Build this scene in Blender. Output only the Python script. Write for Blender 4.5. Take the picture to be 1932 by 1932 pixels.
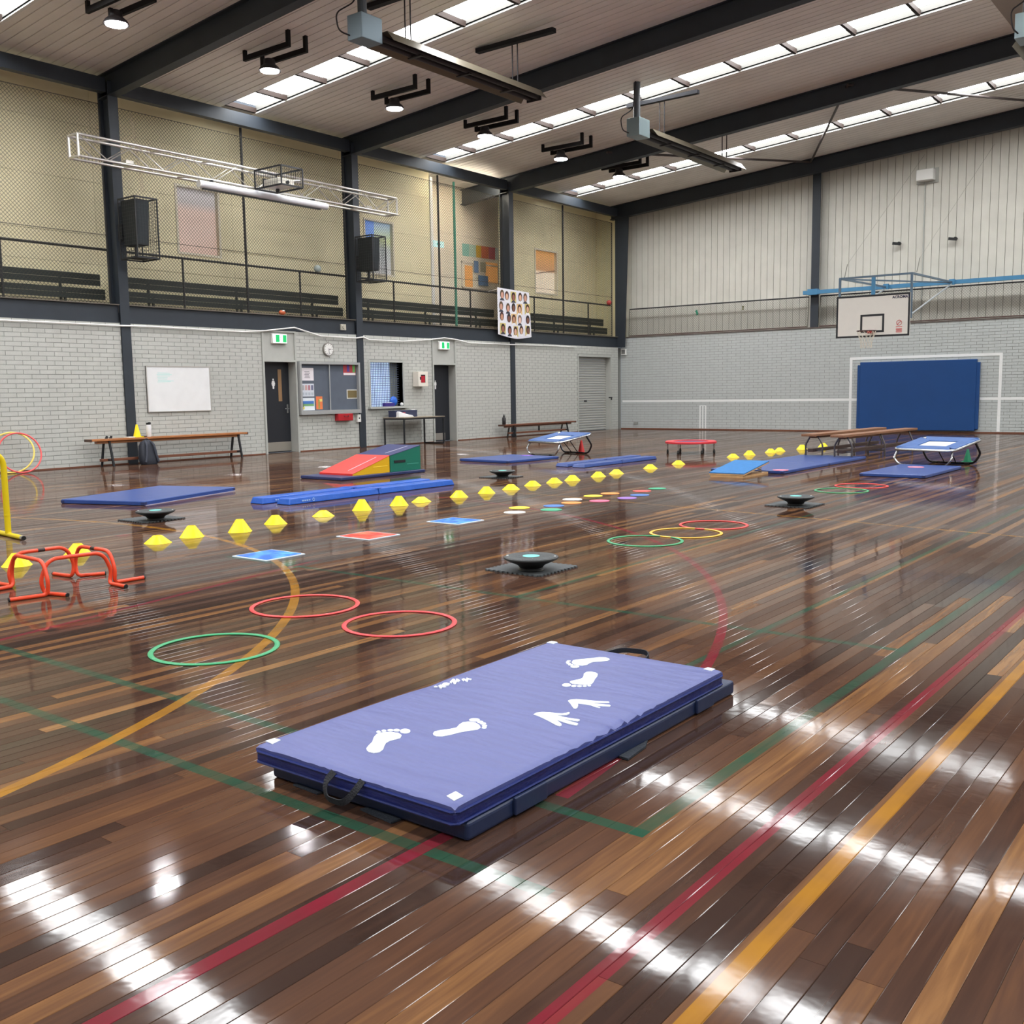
import bpy, bmesh, math, random
import numpy as np
from mathutils import Vector, Matrix

random.seed(7)
rng = np.random.default_rng(7)
for o in list(bpy.data.objects):
    bpy.data.objects.remove(o)
SC = bpy.context.scene
COL = SC.collection

# ------------------------------------------------------------------ camera
F, YAW, PITCH, ROLL = 1905.838, 0.6556968, 0.1180408, -0.0145503
CAM = np.array([18.12905, -29.7647, 1.296607])


def cam_axes():
    cy, sy, cp, sp = math.cos(YAW), math.sin(YAW), math.cos(PITCH), math.sin(PITCH)
    f = np.array([-sy * cp, cy * cp, -sp])
    r = np.array([cy, sy, 0.0])
    u = np.cross(r, f)
    cr, sr = math.cos(ROLL), math.sin(ROLL)
    return cr * r + sr * u, -sr * r + cr * u, f


AR, AU, AF = cam_axes()
cd = bpy.data.cameras.new('camera')
cam = bpy.data.objects.new('camera', cd)
COL.objects.link(cam)
cd.sensor_fit = 'HORIZONTAL'
cd.sensor_width = 36.0
cd.lens = 36.0 * F / 1932.0
cd.clip_start = 0.05
cd.clip_end = 200
m = Matrix.Identity(4)
for i in range(3):
    m[i][0], m[i][1], m[i][2], m[i][3] = AR[i], AU[i], -AF[i], CAM[i]
cam.matrix_world = m
SC.camera = cam

# ------------------------------------------------------------------ light, exposure
world = bpy.data.worlds.new('world')
SC.world = world
world.use_nodes = True
world.node_tree.nodes['Background'].inputs[0].default_value = (0.75, 0.85, 1.0, 1)
world.node_tree.nodes['Background'].inputs[1].default_value = 0.5
SC.view_settings.view_transform = 'Standard'
SC.view_settings.look = 'None'
SC.view_settings.gamma = 1.0
SC.view_settings.use_curve_mapping = False
SC.view_settings.exposure = 0.08
SC.cycles.use_light_tree = False
SKY_EMIT = 19.0
LAMP_EMIT = 220.0


# ------------------------------------------------------------------ pixel helpers (pixel -> ray -> the surface a thing touches)
def ray(u, v):
    return AR * ((u - 966) / F) + AU * (-(v - 966) / F) + AF


def hit(u, v, ax, val):
    d = ray(u, v)
    return CAM + d * ((val - CAM[ax]) / d[ax])


def G(u, v, z=0.0):
    return hit(u, v, 2, z)


def L(u, v, x=0.0):
    return hit(u, v, 0, x)


def EW(u, v, y=0.0):
    return hit(u, v, 1, y)


def CE(x):
    return 7.42 + 0.08 * x if x <= 13.2 else 7.42 + 0.08 * (26.4 - x)


# ------------------------------------------------------------------ materials
def lin(c):
    if isinstance(c, (int, float)):
        c = (c, c, c)
    o = []
    for k in c:
        k = k / 255.0
        o.append(k / 12.92 if k <= 0.04045 else ((k + 0.055) / 1.055) ** 2.4)
    return (o[0], o[1], o[2], 1.0)


MATS = {}


def mat(name, col, rough=0.5, metal=0.0, var=0.0, scale=6.0, bump=0.0, bscale=40.0, spec=0.5, emit=0.0, ecol=None, stretch=(1, 1, 1), coat=0.0, trans=0.0, rnd=0.0):
    if name in MATS:
        return MATS[name]
    M = bpy.data.materials.new(name)
    M.use_nodes = True
    nt = M.node_tree
    b = nt.nodes['Principled BSDF']
    b.inputs['Base Color'].default_value = lin(col)
    b.inputs['Roughness'].default_value = rough
    b.inputs['Metallic'].default_value = metal
    b.inputs['Specular IOR Level'].default_value = spec
    b.inputs['Coat Weight'].default_value = coat
    b.inputs['Transmission Weight'].default_value = trans
    if emit:
        b.inputs['Emission Color'].default_value = lin(ecol or col)
        b.inputs['Emission Strength'].default_value = emit
        M.cycles.emission_sampling = 'NONE' if emit < 3 else 'FRONT'
    if var or bump:
        geo = nt.nodes.new('ShaderNodeNewGeometry')
        mp = nt.nodes.new('ShaderNodeMapping')
        mp.inputs['Scale'].default_value = stretch
        nt.links.new(geo.outputs['Position'], mp.inputs['Vector'])
    last = None
    if var:
        n = nt.nodes.new('ShaderNodeTexNoise')
        n.inputs['Scale'].default_value = scale
        n.inputs['Detail'].default_value = 4
        nt.links.new(mp.outputs[0], n.inputs['Vector'])
        mr = nt.nodes.new('ShaderNodeMapRange')
        mr.inputs[1].default_value, mr.inputs[2].default_value = 0.25, 0.75
        mr.inputs[3].default_value, mr.inputs[4].default_value = 1 - var, 1 + var
        nt.links.new(n.outputs['Fac'], mr.inputs[0])
        mx = nt.nodes.new('ShaderNodeMix')
        mx.data_type = 'RGBA'
        mx.blend_type = 'MULTIPLY'
        mx.inputs[0].default_value = 1.0
        mx.inputs[6].default_value = lin(col)
        nt.links.new(mr.outputs[0], mx.inputs[7])
        last = mx.outputs[2]
        nt.links.new(last, b.inputs['Base Color'])
    if rnd:
        oi = nt.nodes.new('ShaderNodeObjectInfo')
        mr2 = nt.nodes.new('ShaderNodeMapRange')
        mr2.inputs[3].default_value, mr2.inputs[4].default_value = 1 - rnd, 1 + rnd
        nt.links.new(oi.outputs['Random'], mr2.inputs[0])
        mx2 = nt.nodes.new('ShaderNodeMix')
        mx2.data_type = 'RGBA'
        mx2.blend_type = 'MULTIPLY'
        mx2.inputs[0].default_value = 1.0
        mx2.inputs[6].default_value = lin(col)
        if last:
            nt.links.new(last, mx2.inputs[6])
        nt.links.new(mr2.outputs[0], mx2.inputs[7])
        nt.links.new(mx2.outputs[2], b.inputs['Base Color'])
    if bump:
        n2 = nt.nodes.new('ShaderNodeTexNoise')
        n2.inputs['Scale'].default_value = bscale
        n2.inputs['Detail'].default_value = 3
        nt.links.new(mp.outputs[0], n2.inputs['Vector'])
        bp = nt.nodes.new('ShaderNodeBump')
        bp.inputs['Strength'].default_value = bump
        bp.inputs['Distance'].default_value = 0.02
        nt.links.new(n2.outputs['Fac'], bp.inputs['Height'])
        nt.links.new(bp.outputs[0], b.inputs['Normal'])
    MATS[name] = M
    return M


STEEL = mat('navy_steel_paint', (42, 49, 57), 0.55, var=0.12, scale=3)
DARK = mat('black_paint', (30, 32, 36), 0.5)
BRICK = mat('grey_painted_brick', (186, 188, 182), 0.55, var=0.05, scale=5, bump=0.15, bscale=60, rnd=0.025)
JOINT = mat('grey_painted_joint', (150, 152, 147), 0.7)
BRICK_E = mat('end_wall_brick', (186, 191, 189), 0.55, var=0.05, scale=4, bump=0.15, bscale=60)
TRIMG = mat('grey_trim_paint', (176, 178, 172), 0.5, var=0.04)
CREAM = mat('cream_panel', (236, 226, 188), 0.65, var=0.08, scale=1.2, bump=0.08, bscale=50, rnd=0.03)
CREAM2 = mat('pale_pink_panel', (240, 230, 210), 0.65, var=0.05, scale=1.5)
CLAD = mat('white_wall_cladding', (206, 204, 194), 0.6, var=0.06, scale=2.0, bump=0.05, bscale=60, rnd=0.02)
CLADGAP = mat('cladding_gap', (120, 118, 110), 0.8)
CEILM = mat('ceiling_sheet', (240, 235, 228), 0.5, var=0.06, scale=1.5, rnd=0.02)
CEILGAP = mat('ceiling_gap', (165, 156, 146), 0.8)
WHITE = mat('white_paint', (232, 232, 228), 0.5)
WIRE = mat('dark_wire', (62, 58, 48), 0.6, metal=0.2)
WIREG = mat('galvanised_wire', (120, 118, 108), 0.5, metal=0.4)
ALU = mat('aluminium', (215, 212, 206), 0.32, metal=0.85)
CHROME = mat('chrome', (176, 178, 182), 0.25, metal=1.0)
GALV = mat('galvanised_box', (150, 168, 172), 0.4, metal=0.5)
YEL = mat('yellow_plastic', (250, 222, 20), 0.4, spec=0.4)
ORANGE = mat('orange_tube_plastic', (232, 74, 40), 0.35)
YTUBE = mat('yellow_powder_coat', (226, 200, 20), 0.35)
RED = mat('red_plastic', (214, 52, 52), 0.4)
GREEN = mat('green_plastic', (40, 150, 96), 0.4)
BLUEV = mat('blue_vinyl', (46, 74, 142), 0.3, var=0.06, scale=3, bump=0.12, bscale=9)
BLUEV2 = mat('royal_blue_vinyl', (28, 90, 190), 0.28, var=0.08, scale=4, bump=0.5, bscale=7)
NAVYV = mat('navy_vinyl', (42, 52, 96), 0.35, var=0.05, bump=0.1, bscale=10)
WOODB = mat('bench_timber', (168, 108, 62), 0.45, var=0.25, scale=8, stretch=(6, 0.6, 6))
WOODD = mat('dark_bench_timber', (112, 68, 48), 0.45, var=0.25, scale=8, stretch=(6, 0.6, 6))
RUBBER = mat('dark_foam_rubber', (74, 78, 80), 0.8, bump=0.1, bscale=150)
BLACKP = mat('black_plastic', (24, 26, 28), 0.4)
TEAL = mat('teal_disc', (110, 215, 205), 0.4)
SKYPANE = mat('skylight_sheet', (245, 250, 255), 0.5, emit=SKY_EMIT, ecol=(252, 254, 255))
LAMPLENS = mat('lamp_lens', (255, 252, 255), 0.4, emit=LAMP_EMIT, ecol=(255, 252, 255))


# ------------------------------------------------------------------ mesh builder
class MB:
    def __init__(s):
        s.v, s.f = [], []

    def add(s, vs, fs):
        n = len(s.v)
        s.v.extend([tuple(map(float, q)) for q in vs])
        s.f.extend([tuple(n + i for i in q) for q in fs])
        return s

    def box(s, x0, x1, y0, y1, z0, z1):
        return s.add([(x0, y0, z0), (x1, y0, z0), (x1, y1, z0), (x0, y1, z0), (x0, y0, z1), (x1, y0, z1), (x1, y1, z1), (x0, y1, z1)],
                     [(0, 3, 2, 1), (4, 5, 6, 7), (0, 1, 5, 4), (1, 2, 6, 5), (2, 3, 7, 6), (3, 0, 4, 7)])

    def hexa(s, lo, hi):
        return s.add(list(lo) + list(hi), [(0, 3, 2, 1), (4, 5, 6, 7), (0, 1, 5, 4), (1, 2, 6, 5), (2, 3, 7, 6), (3, 0, 4, 7)])

    def bar(s, p0, p1, w, h, up=(0, 0, 1)):
        p0, p1 = Vector(p0), Vector(p1)
        d = (p1 - p0).normalized()
        up = Vector(up)
        if abs(d.dot(up)) > 0.98:
            up = Vector((1, 0, 0))
        a = d.cross(up).normalized() * (w / 2)
        b = a.cross(d).normalized() * (h / 2)
        return s.hexa([p0 - a - b, p0 + a - b, p1 + a - b, p1 - a - b], [p0 - a + b, p0 + a + b, p1 + a + b, p1 - a + b])

    def cyl(s, p0, p1, r0, r1=None, n=12, caps=True):
        r1 = r0 if r1 is None else r1
        p0, p1 = Vector(p0), Vector(p1)
        d = (p1 - p0).normalized()
        up = Vector((0, 0, 1)) if abs(d.z) < 0.9 else Vector((1, 0, 0))
        a = d.cross(up).normalized()
        b = a.cross(d)
        vs = []
        for p, r in ((p0, r0), (p1, r1)):
            for i in range(n):
                t = 2 * math.pi * i / n
                vs.append(p + a * (r * math.cos(t)) + b * (r * math.sin(t)))
        fs = [(i, (i + 1) % n, n + (i + 1) % n, n + i) for i in range(n)]
        if caps:
            fs += [tuple(range(n))[::-1], tuple(range(n, 2 * n))]
        return s.add(vs, fs)

    def tube(s, pts, r, n=8, closed=False):
        P = [Vector(p) for p in pts]
        k = len(P)
        rings = []
        pa = None
        for i in range(k):
            if closed:
                d = P[(i + 1) % k] - P[i - 1]
            else:
                d = P[min(i + 1, k - 1)] - P[max(i - 1, 0)]
            d.normalize()
            if pa is None:
                up = Vector((0, 0, 1)) if abs(d.z) < 0.9 else Vector((1, 0, 0))
                a = d.cross(up).normalized()
            else:
                a = (pa - d * pa.dot(d)).normalized()
            pa = a
            b = a.cross(d)
            rings.append([P[i] + a * (r * math.cos(2 * math.pi * j / n)) + b * (r * math.sin(2 * math.pi * j / n)) for j in range(n)])
        vs = [q for rg in rings for q in rg]
        fs = []
        for i in range(k if closed else k - 1):
            i2 = (i + 1) % k
            for j in range(n):
                fs.append((i * n + j, i * n + (j + 1) % n, i2 * n + (j + 1) % n, i2 * n + j))
        if not closed:
            fs += [tuple(range(n))[::-1], tuple(range((k - 1) * n, k * n))]
        return s.add(vs, fs)

    def lathe(s, prof, c=(0, 0, 0), n=24, sx=1, sy=1):
        vs, fs = [], []
        for r, z in prof:
            for i in range(n):
                t = 2 * math.pi * i / n
                vs.append((c[0] + sx * r * math.cos(t), c[1] + sy * r * math.sin(t), c[2] + z))
        for k in range(len(prof) - 1):
            for i in range(n):
                fs.append((k * n + i, k * n + (i + 1) % n, (k + 1) * n + (i + 1) % n, (k + 1) * n + i))
        if prof[0][0] > 1e-6:
            fs.append(tuple(range(n))[::-1])
        if prof[-1][0] > 1e-6:
            fs.append(tuple(range((len(prof) - 1) * n, len(prof) * n)))
        return s.add(vs, fs)

    def prism(s, poly, off):
        """poly: list of 3d points, extruded by off"""
        n = len(poly)
        off = Vector(off)
        vs = [Vector(p) for p in poly] + [Vector(p) + off for p in poly]
        fs = [tuple(range(n))[::-1], tuple(range(n, 2 * n))] + [(i, (i + 1) % n, n + (i + 1) % n, n + i) for i in range(n)]
        return s.add(vs, fs)

    def rbox(s, x0, x1, y0, y1, z0, z1, r, n=4):
        """box with rounded vertical corners (plan)"""
        poly = []
        for cx, cy, a0 in ((x1 - r, y1 - r, 0), (x0 + r, y1 - r, 90), (x0 + r, y0 + r, 180), (x1 - r, y0 + r, 270)):
            for i in range(n + 1):
                t = math.radians(a0 + 90 * i / n)
                poly.append((cx + r * math.cos(t), cy + r * math.sin(t), z0))
        return s.prism(poly, (0, 0, z1 - z0))


def obj(name, mb, material, parent=None, smooth=False, bevel=0.0, loc=None, world=True, segs=2, kind=None, raw=False):
    """one mesh object. world=True: verts are world coordinates and are shifted into the parent's frame"""
    me = bpy.data.meshes.new(name)
    vs = mb.v
    off = Vector((0, 0, 0))
    if world:
        if parent is not None:
            off = Vector(parent.get('_w', (0, 0, 0)))
        elif vs:
            a = np.array(vs)
            lo, hi = a.min(0), a.max(0)
            off = Vector(((lo[0] + hi[0]) / 2, (lo[1] + hi[1]) / 2, lo[2]))
        vs = [(p[0] - off[0], p[1] - off[1], p[2] - off[2]) for p in vs]
    me.from_pydata(vs, [], mb.f)
    if not raw:
        bm = bmesh.new()
        bm.from_mesh(me)
        bmesh.ops.recalc_face_normals(bm, faces=bm.faces)
        bm.to_mesh(me)
        bm.free()
    me.materials.append(material)
    if smooth:
        for p in me.polygons:
            p.use_smooth = True
        me.set_sharp_from_angle(angle=math.radians(40))
    o = bpy.data.objects.new(name, me)
    COL.objects.link(o)
    if parent is not None:
        o.parent = parent
    if world:
        o['_w'] = tuple(off)
        if parent is None:
            o.location = off
    if loc is not None:
        o.location = loc
    if bevel:
        bv = o.modifiers.new('bevel', 'BEVEL')
        bv.width = bevel
        bv.segments = segs
        bv.limit_method = 'ANGLE'
    if kind:
        o['kind'] = kind
    return o


def thing(name, label, cat, loc=(0, 0, 0), rotz=0.0, group=None):
    o = bpy.data.objects.new(name, None)
    COL.objects.link(o)
    o.empty_display_size = 0.1
    o.location = loc
    o.rotation_euler = (0, 0, rotz)
    o['label'] = label
    o['category'] = cat
    o['_w'] = tuple(float(q) for q in loc)
    if group:
        o['group'] = group
    return o


def tag(o, label, cat, group=None):
    o['label'] = label
    o['category'] = cat
    if group:
        o['group'] = group
    return o


def struct(name, mb, m, **k):
    o = obj(name, mb, m, **k)
    o['kind'] = 'structure'
    return o


def structE(name, loc=(0, 0, 0)):
    o = bpy.data.objects.new(name, None)
    COL.objects.link(o)
    o.location = loc
    o['_w'] = tuple(loc)
    o['kind'] = 'structure'
    return o


def dup(root, loc, rotz, label, group=None, sc=None):
    r = root.copy()
    COL.objects.link(r)
    r.location = loc
    r.rotation_euler = (0, 0, rotz)
    r['label'] = label
    if sc:
        r.scale = sc
    if group:
        r['group'] = group
    for ch in list(root.children):
        c = ch.copy()
        COL.objects.link(c)
        c.parent = r
        for g in ch.children:
            d = g.copy()
            COL.objects.link(d)
            d.parent = c
    return r


def fillet(pts, r, n=5):
    """round the corners of a polyline"""
    P = [Vector(p) for p in pts]
    out = [P[0]]
    for i in range(1, len(P) - 1):
        a, b, c = P[i - 1], P[i], P[i + 1]
        d1, d2 = (a - b), (c - b)
        rr = min(r[i - 1] if isinstance(r, (list, tuple)) else r, d1.length * 0.48, d2.length * 0.48)
        p0, p1 = b + d1.normalized() * rr, b + d2.normalized() * rr
        for k in range(n + 1):
            t = k / n
            out.append(p0 * (1 - t) ** 2 + b * (2 * t * (1 - t)) + p1 * t * t)
    out.append(P[-1])
    return out


def ellipse(c, rx, ry, n=14):
    return [(c[0] + rx * math.cos(2 * math.pi * i / n), c[1] + ry * math.sin(2 * math.pi * i / n)) for i in range(n)]


def text_mb(s, size, origin, right, up, depth=0.004, bold=0.0):
    """flat lettering: words laid out from origin along right/up"""
    cu = bpy.data.curves.new('lettering', 'FONT')
    cu.body = s
    cu.size = size
    cu.offset = bold
    ob = bpy.data.objects.new('lettering_tmp', cu)
    COL.objects.link(ob)
    bpy.context.view_layer.update()
    me = ob.evaluated_get(bpy.context.evaluated_depsgraph_get()).to_mesh()
    right, up, o = Vector(right).normalized(), Vector(up).normalized(), Vector(origin)
    mb = MB()
    mb.add([o + right * v.co.x + up * v.co.y for v in me.vertices], [tuple(p.vertices) for p in me.polygons])
    bpy.data.objects.remove(ob)
    return mb


# ================================================================== FLOOR
def floor_material():
    M = bpy.data.materials.new('polished_floor_boards')
    M.use_nodes = True
    nt = M.node_tree
    b = nt.nodes['Principled BSDF']
    N = nt.nodes.new
    K = nt.links.new

    def mth(op, a, bb=None, c=None):
        n = N('ShaderNodeMath')
        n.operation = op
        for i, q in enumerate((a, bb, c)):
            if q is None:
                continue
            if isinstance(q, (int, float)):
                n.inputs[i].default_value = q
            else:
                K(q, n.inputs[i])
        return n.outputs[0]

    geo = N('ShaderNodeNewGeometry')
    sep = N('ShaderNodeSeparateXYZ')
    K(geo.outputs['Position'], sep.inputs[0])
    X, Y = sep.outputs[0], sep.outputs[1]
    at = N('ShaderNodeAttribute')
    at.attribute_name = 'tint'
    cr = N('ShaderNodeValToRGB')
    els = cr.color_ramp.elements
    stops = [(0.0, (52, 38, 33)), (0.25, (66, 47, 39)), (0.5, (80, 56, 44)), (0.72, (96, 67, 48)), (0.88, (116, 82, 54)), (1.0, (136, 99, 64))]
    els[0].position, els[0].color = stops[0][0], lin(stops[0][1])
    els[1].position, els[1].color = stops[-1][0], lin(stops[-1][1])
    for p, c in stops[1:-1]:
        e = els.new(p)
        e.color = lin(c)
    # grain: noise stretched along the boards, offset per board
    comb = N('ShaderNodeCombineXYZ')
    K(mth('MULTIPLY', X, 14.0), comb.inputs[0])
    K(mth('MULTIPLY', Y, 0.9), comb.inputs[1])
    K(mth('MULTIPLY', at.outputs['Fac'], 37.0), comb.inputs[2])
    n1 = N('ShaderNodeTexNoise')
    n1.inputs['Scale'].default_value = 3.0
    n1.inputs['Detail'].default_value = 6
    n1.inputs['Distortion'].default_value = 0.6
    K(comb.outputs[0], n1.inputs['Vector'])
    fac = mth('ADD', at.outputs['Fac'], mth('MULTIPLY', mth('SUBTRACT', n1.outputs['Fac'], 0.5), 0.55))
    K(fac, cr.inputs[0])
    col = cr.outputs[0]

    def rect(x0, x1, y0, y1):
        a = mth('MULTIPLY', mth('GREATER_THAN', X, x0), mth('LESS_THAN', X, x1))
        c = mth('MULTIPLY', mth('GREATER_THAN', Y, y0), mth('LESS_THAN', Y, y1))
        return mth('MULTIPLY', a, c)

    def ring(cx, cy, r, hw, xm=None, ymin=None, ymax=None, xmin=None):
        dx, dy = mth('SUBTRACT', X, cx), mth('SUBTRACT', Y, cy)
        d = mth('SQRT', mth('ADD', mth('MULTIPLY', dx, dx), mth('MULTIPLY', dy, dy)))
        k = mth('LESS_THAN', mth('ABSOLUTE', mth('SUBTRACT', d, r)), hw)
        if ymin is not None:
            k = mth('MULTIPLY', k, mth('GREATER_THAN', Y, ymin))
        if ymax is not None:
            k = mth('MULTIPLY', k, mth('LESS_THAN', Y, ymax))
        if xmin is not None:
            k = mth('MULTIPLY', k, mth('GREATER_THAN', X, xmin))
        return k

    def slant(x0, y0, x1, y1, hw):
        # line through two points, bounded in x
        t = mth('MULTIPLY_ADD', X, (y1 - y0) / (x1 - x0), y0 - x0 * (y1 - y0) / (x1 - x0))
        k = mth('LESS_THAN', mth('ABSOLUTE', mth('SUBTRACT', Y, t)), hw)
        return mth('MULTIPLY', k, mth('MULTIPLY', mth('GREATER_THAN', X, x0), mth('LESS_THAN', X, x1)))

    GR, RD, YL = (34, 74, 58), (122, 32, 48), (160, 112, 38)
    w = 0.025
    lines = [
        (rect(16.678 - w, 16.678 + w, -27.31, 0), GR), (rect(3.0, 16.703, -27.284 - w, -27.284 + w), GR), (rect(3.0, 16.678, -27.740 - w, -27.740 + w), GR),
        (rect(11.3, 16.703, -24.73 - w, -24.73 + w), GR), (rect(14.26, 14.30, -24.73, -17.5), GR), (rect(15.92, 15.96, -27.28, -12.0), GR),
        (rect(16.978 - w, 16.978 + w, -37, 0), RD), (rect(16.228 - w, 16.228 + w, -37, -27.2), RD),
        (ring(8.834, -27.796, 7.53, w, ymin=-27.2, xmin=8.8), RD), (slant(12.1, -24.5, 12.66, -27.3, 0.10), RD),
        (rect(17.22 - w, 17.22 + w, -37, 0), YL), (ring(9.077, -29.971, 5.985, w * 1.15), YL), (slant(9.5, -19.24, 17.6, -20.48, 0.022), YL),
        (rect(9.35, 9.47, -24.55, -24.43), RD),
    ]
    wear = N('ShaderNodeTexNoise')
    wear.inputs['Scale'].default_value = 5.0
    wear.inputs['Detail'].default_value = 5
    K(geo.outputs['Position'], wear.inputs['Vector'])
    wf = N('ShaderNodeMapRange')
    wf.inputs[1].default_value, wf.inputs[2].default_value, wf.inputs[3].default_value, wf.inputs[4].default_value = 0.3, 0.7, 0.88, 0.5
    K(wear.outputs['Fac'], wf.inputs[0])
    for k, c in lines:
        mx = N('ShaderNodeMix')
        mx.data_type = 'RGBA'
        K(mth('MULTIPLY', k, wf.outputs[0]), mx.inputs[0])
        K(col, mx.inputs[6])
        mx.inputs[7].default_value = lin(c)
        col = mx.outputs[2]
    K(col, b.inputs['Base Color'])
    # varnish: slightly uneven gloss with fine waves and nail dimples
    rn = N('ShaderNodeTexNoise')
    rn.inputs['Scale'].default_value = 2.2
    rn.inputs['Detail'].default_value = 6
    K(geo.outputs['Position'], rn.inputs['Vector'])
    rm = N('ShaderNodeMapRange')
    rm.inputs[1].default_value, rm.inputs[2].default_value, rm.inputs[3].default_value, rm.inputs[4].default_value = 0.3, 0.7, 0.042, 0.085
    K(rn.outputs['Fac'], rm.inputs[0])
    K(rm.outputs[0], b.inputs['Roughness'])
    b.inputs['IOR'].default_value = 1.5
    b.inputs['Specular IOR Level'].default_value = 0.55
    wv = N('ShaderNodeTexNoise')
    wv.inputs['Scale'].default_value = 15.0
    wv.inputs['Detail'].default_value = 2
    K(geo.outputs['Position'], wv.inputs['Vector'])
    bp = N('ShaderNodeBump')
    bp.inputs['Strength'].default_value = 0.035
    bp.inputs['Distance'].default_value = 0.004
    K(wv.outputs['Fac'], bp.inputs['Height'])
    K(bp.outputs[0], b.inputs['Normal'])
    df = N('ShaderNodeBsdfDiffuse')
    K(col, df.inputs['Color'])
    gw_ = N('ShaderNodeMapRange')
    gw_.inputs[1].default_value, gw_.inputs[2].default_value, gw_.inputs[3].default_value, gw_.inputs[4].default_value = 0.0, 1.0, 0.05, 0.55
    # a second per-board number, plus broad traffic wear
    hs = mth('FRACT', mth('MULTIPLY', at.outputs['Fac'], 173.3))
    K(mth('ADD', mth('MULTIPLY', hs, 0.7), mth('MULTIPLY', n1.outputs['Fac'], 0.35)), gw_.inputs[0])
    ms = N('ShaderNodeMixShader')
    K(gw_.outputs[0], ms.inputs[0])
    K(b.outputs[0], ms.inputs[1])
    K(df.outputs[0], ms.inputs[2])
    K(ms.outputs[0], nt.nodes['Material Output'].inputs['Surface'])
    return M


FLOORM = floor_material()
floor = struct('floor', MB().box(-0.3, 26.5, -37.1, 0.3, -0.12, -0.006), mat('dark_floor_gap', (28, 20, 16), 0.7), world=False)
floor['label'] = 'polished brown hardwood floor with painted court lines'


def project(P):
    d = np.asarray(P) - CAM
    z = d @ AF
    return 966 + F * (d @ AR) / z, 966 - F * (d @ AU) / z, z


TILT, CUP = 0.0026, 0.00007


def build_floor():
    BW = 0.066
    boards = []
    x = -0.05
    while x < 26.4:
        y = -37.0 - rng.uniform(0, 3)
        while y < 0:
            ln = rng.uniform(1.3, 4.6)
            boards.append((x, x + BW, max(y, -37), min(y + ln, 0.0)))
            y += ln
        x += BW
    boards = [q for q in boards if q[3] - q[2] > 0.05]
    score = []
    for (x0, x1, y0, y1) in boards:
        s = 0
        for t in np.linspace(0.05, 0.95, 6):
            u, v, z = project(((x0 + x1) / 2, y0 + t * (y1 - y0), 0))
            if z > 0.3 and -20 < u < 1952 and 0 < v < 1960:
                s += (y1 - y0) / (z * z * z)
        score.append(s)
    order = np.argsort(-np.array(score))
    near = set(order[:300].tolist())

    def geom(q):
        x0, x1, y0, y1 = q
        tilt = rng.normal(0, TILT)
        cup = rng.uniform(0.1, 1.0) * CUP
        g = 0.0006
        vs = []
        S = (-0.955, -0.5, 0, 0.5, 0.955)
        xm, hw = (x0 + x1) / 2, (x1 - x0 - g) / 2
        for y in (y0 + g, y1 - g):
            for q_ in S:
                vs.append((xm + q_ * hw, y, cup * q_ * q_ + tilt * q_ * hw))
        fs = [(i, i + 1, 6 + i, 5 + i) for i in range(4)]
        for sd, e in ((-1, 0), (1, 4)):
            b0 = len(vs)
            za, zc = vs[e][2], vs[e][2] - 0.0011
            xe = xm + sd * hw
            vs += [(vs[e][0], y0 + g, za), (vs[e][0], y1 - g, za), (xe, y0 + g, zc), (xe, y1 - g, zc), (xe, y0 + g, -0.007), (xe, y1 - g, -0.007)]
            fs += [(b0, b0 + 1, b0 + 3, b0 + 2), (b0 + 2, b0 + 3, b0 + 5, b0 + 4)] if sd < 0 else [(b0 + 1, b0, b0 + 2, b0 + 3), (b0 + 3, b0 + 2, b0 + 4, b0 + 5)]
        b0 = len(vs)
        for k_ in (0, 4, 5, 9):
            vs += [vs[k_], (vs[k_][0], vs[k_][1], -0.007)]
        fs += [(b0, b0 + 1, b0 + 3, b0 + 2), (b0 + 6, b0 + 7, b0 + 5, b0 + 4)]
        # a few boards are pale or very dark
        t = float(np.clip(rng.normal(0.4, 0.24), 0, 1))
        if rng.random() < 0.09:
            t = rng.uniform(0.72, 0.95)
        return vs, fs, t

    def mk(name, vs, fs, ts):
        me = bpy.data.meshes.new(name)
        me.from_pydata(vs, [], fs)
        a = me.attributes.new('tint', 'FLOAT', 'POINT')
        a.data.foreach_set('value', ts)
        me.materials.append(FLOORM)
        sm = [k < 4 for k in range(len(fs))]
        me.polygons.foreach_set('use_smooth', sm)
        o = bpy.data.objects.new(name, me)
        COL.objects.link(o)
        o.parent = floor
        return o

    V, FF, T = [], [], []
    for i, q in enumerate(boards):
        vs, fs, t = geom(q)
        if i in near:
            mk('plank', vs, fs, [t] * len(vs))
        else:
            n = len(V)
            V += vs
            FF += [tuple(n + k for k in f) for f in fs]
            T += [t] * len(vs)
    me = bpy.data.meshes.new('planks')
    me.from_pydata(V, [], FF)
    a = me.attributes.new('tint', 'FLOAT', 'POINT')
    a.data.foreach_set('value', T)
    me.materials.append(FLOORM)
    sm = np.zeros(len(FF), bool)
    sm[:] = [(k % 10) < 4 for k in range(len(FF))]
    me.polygons.foreach_set('use_smooth', sm.tolist())
    o = bpy.data.objects.new('planks', me)
    COL.objects.link(o)
    o.parent = floor
    o['kind'] = 'stuff'


build_floor()

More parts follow.
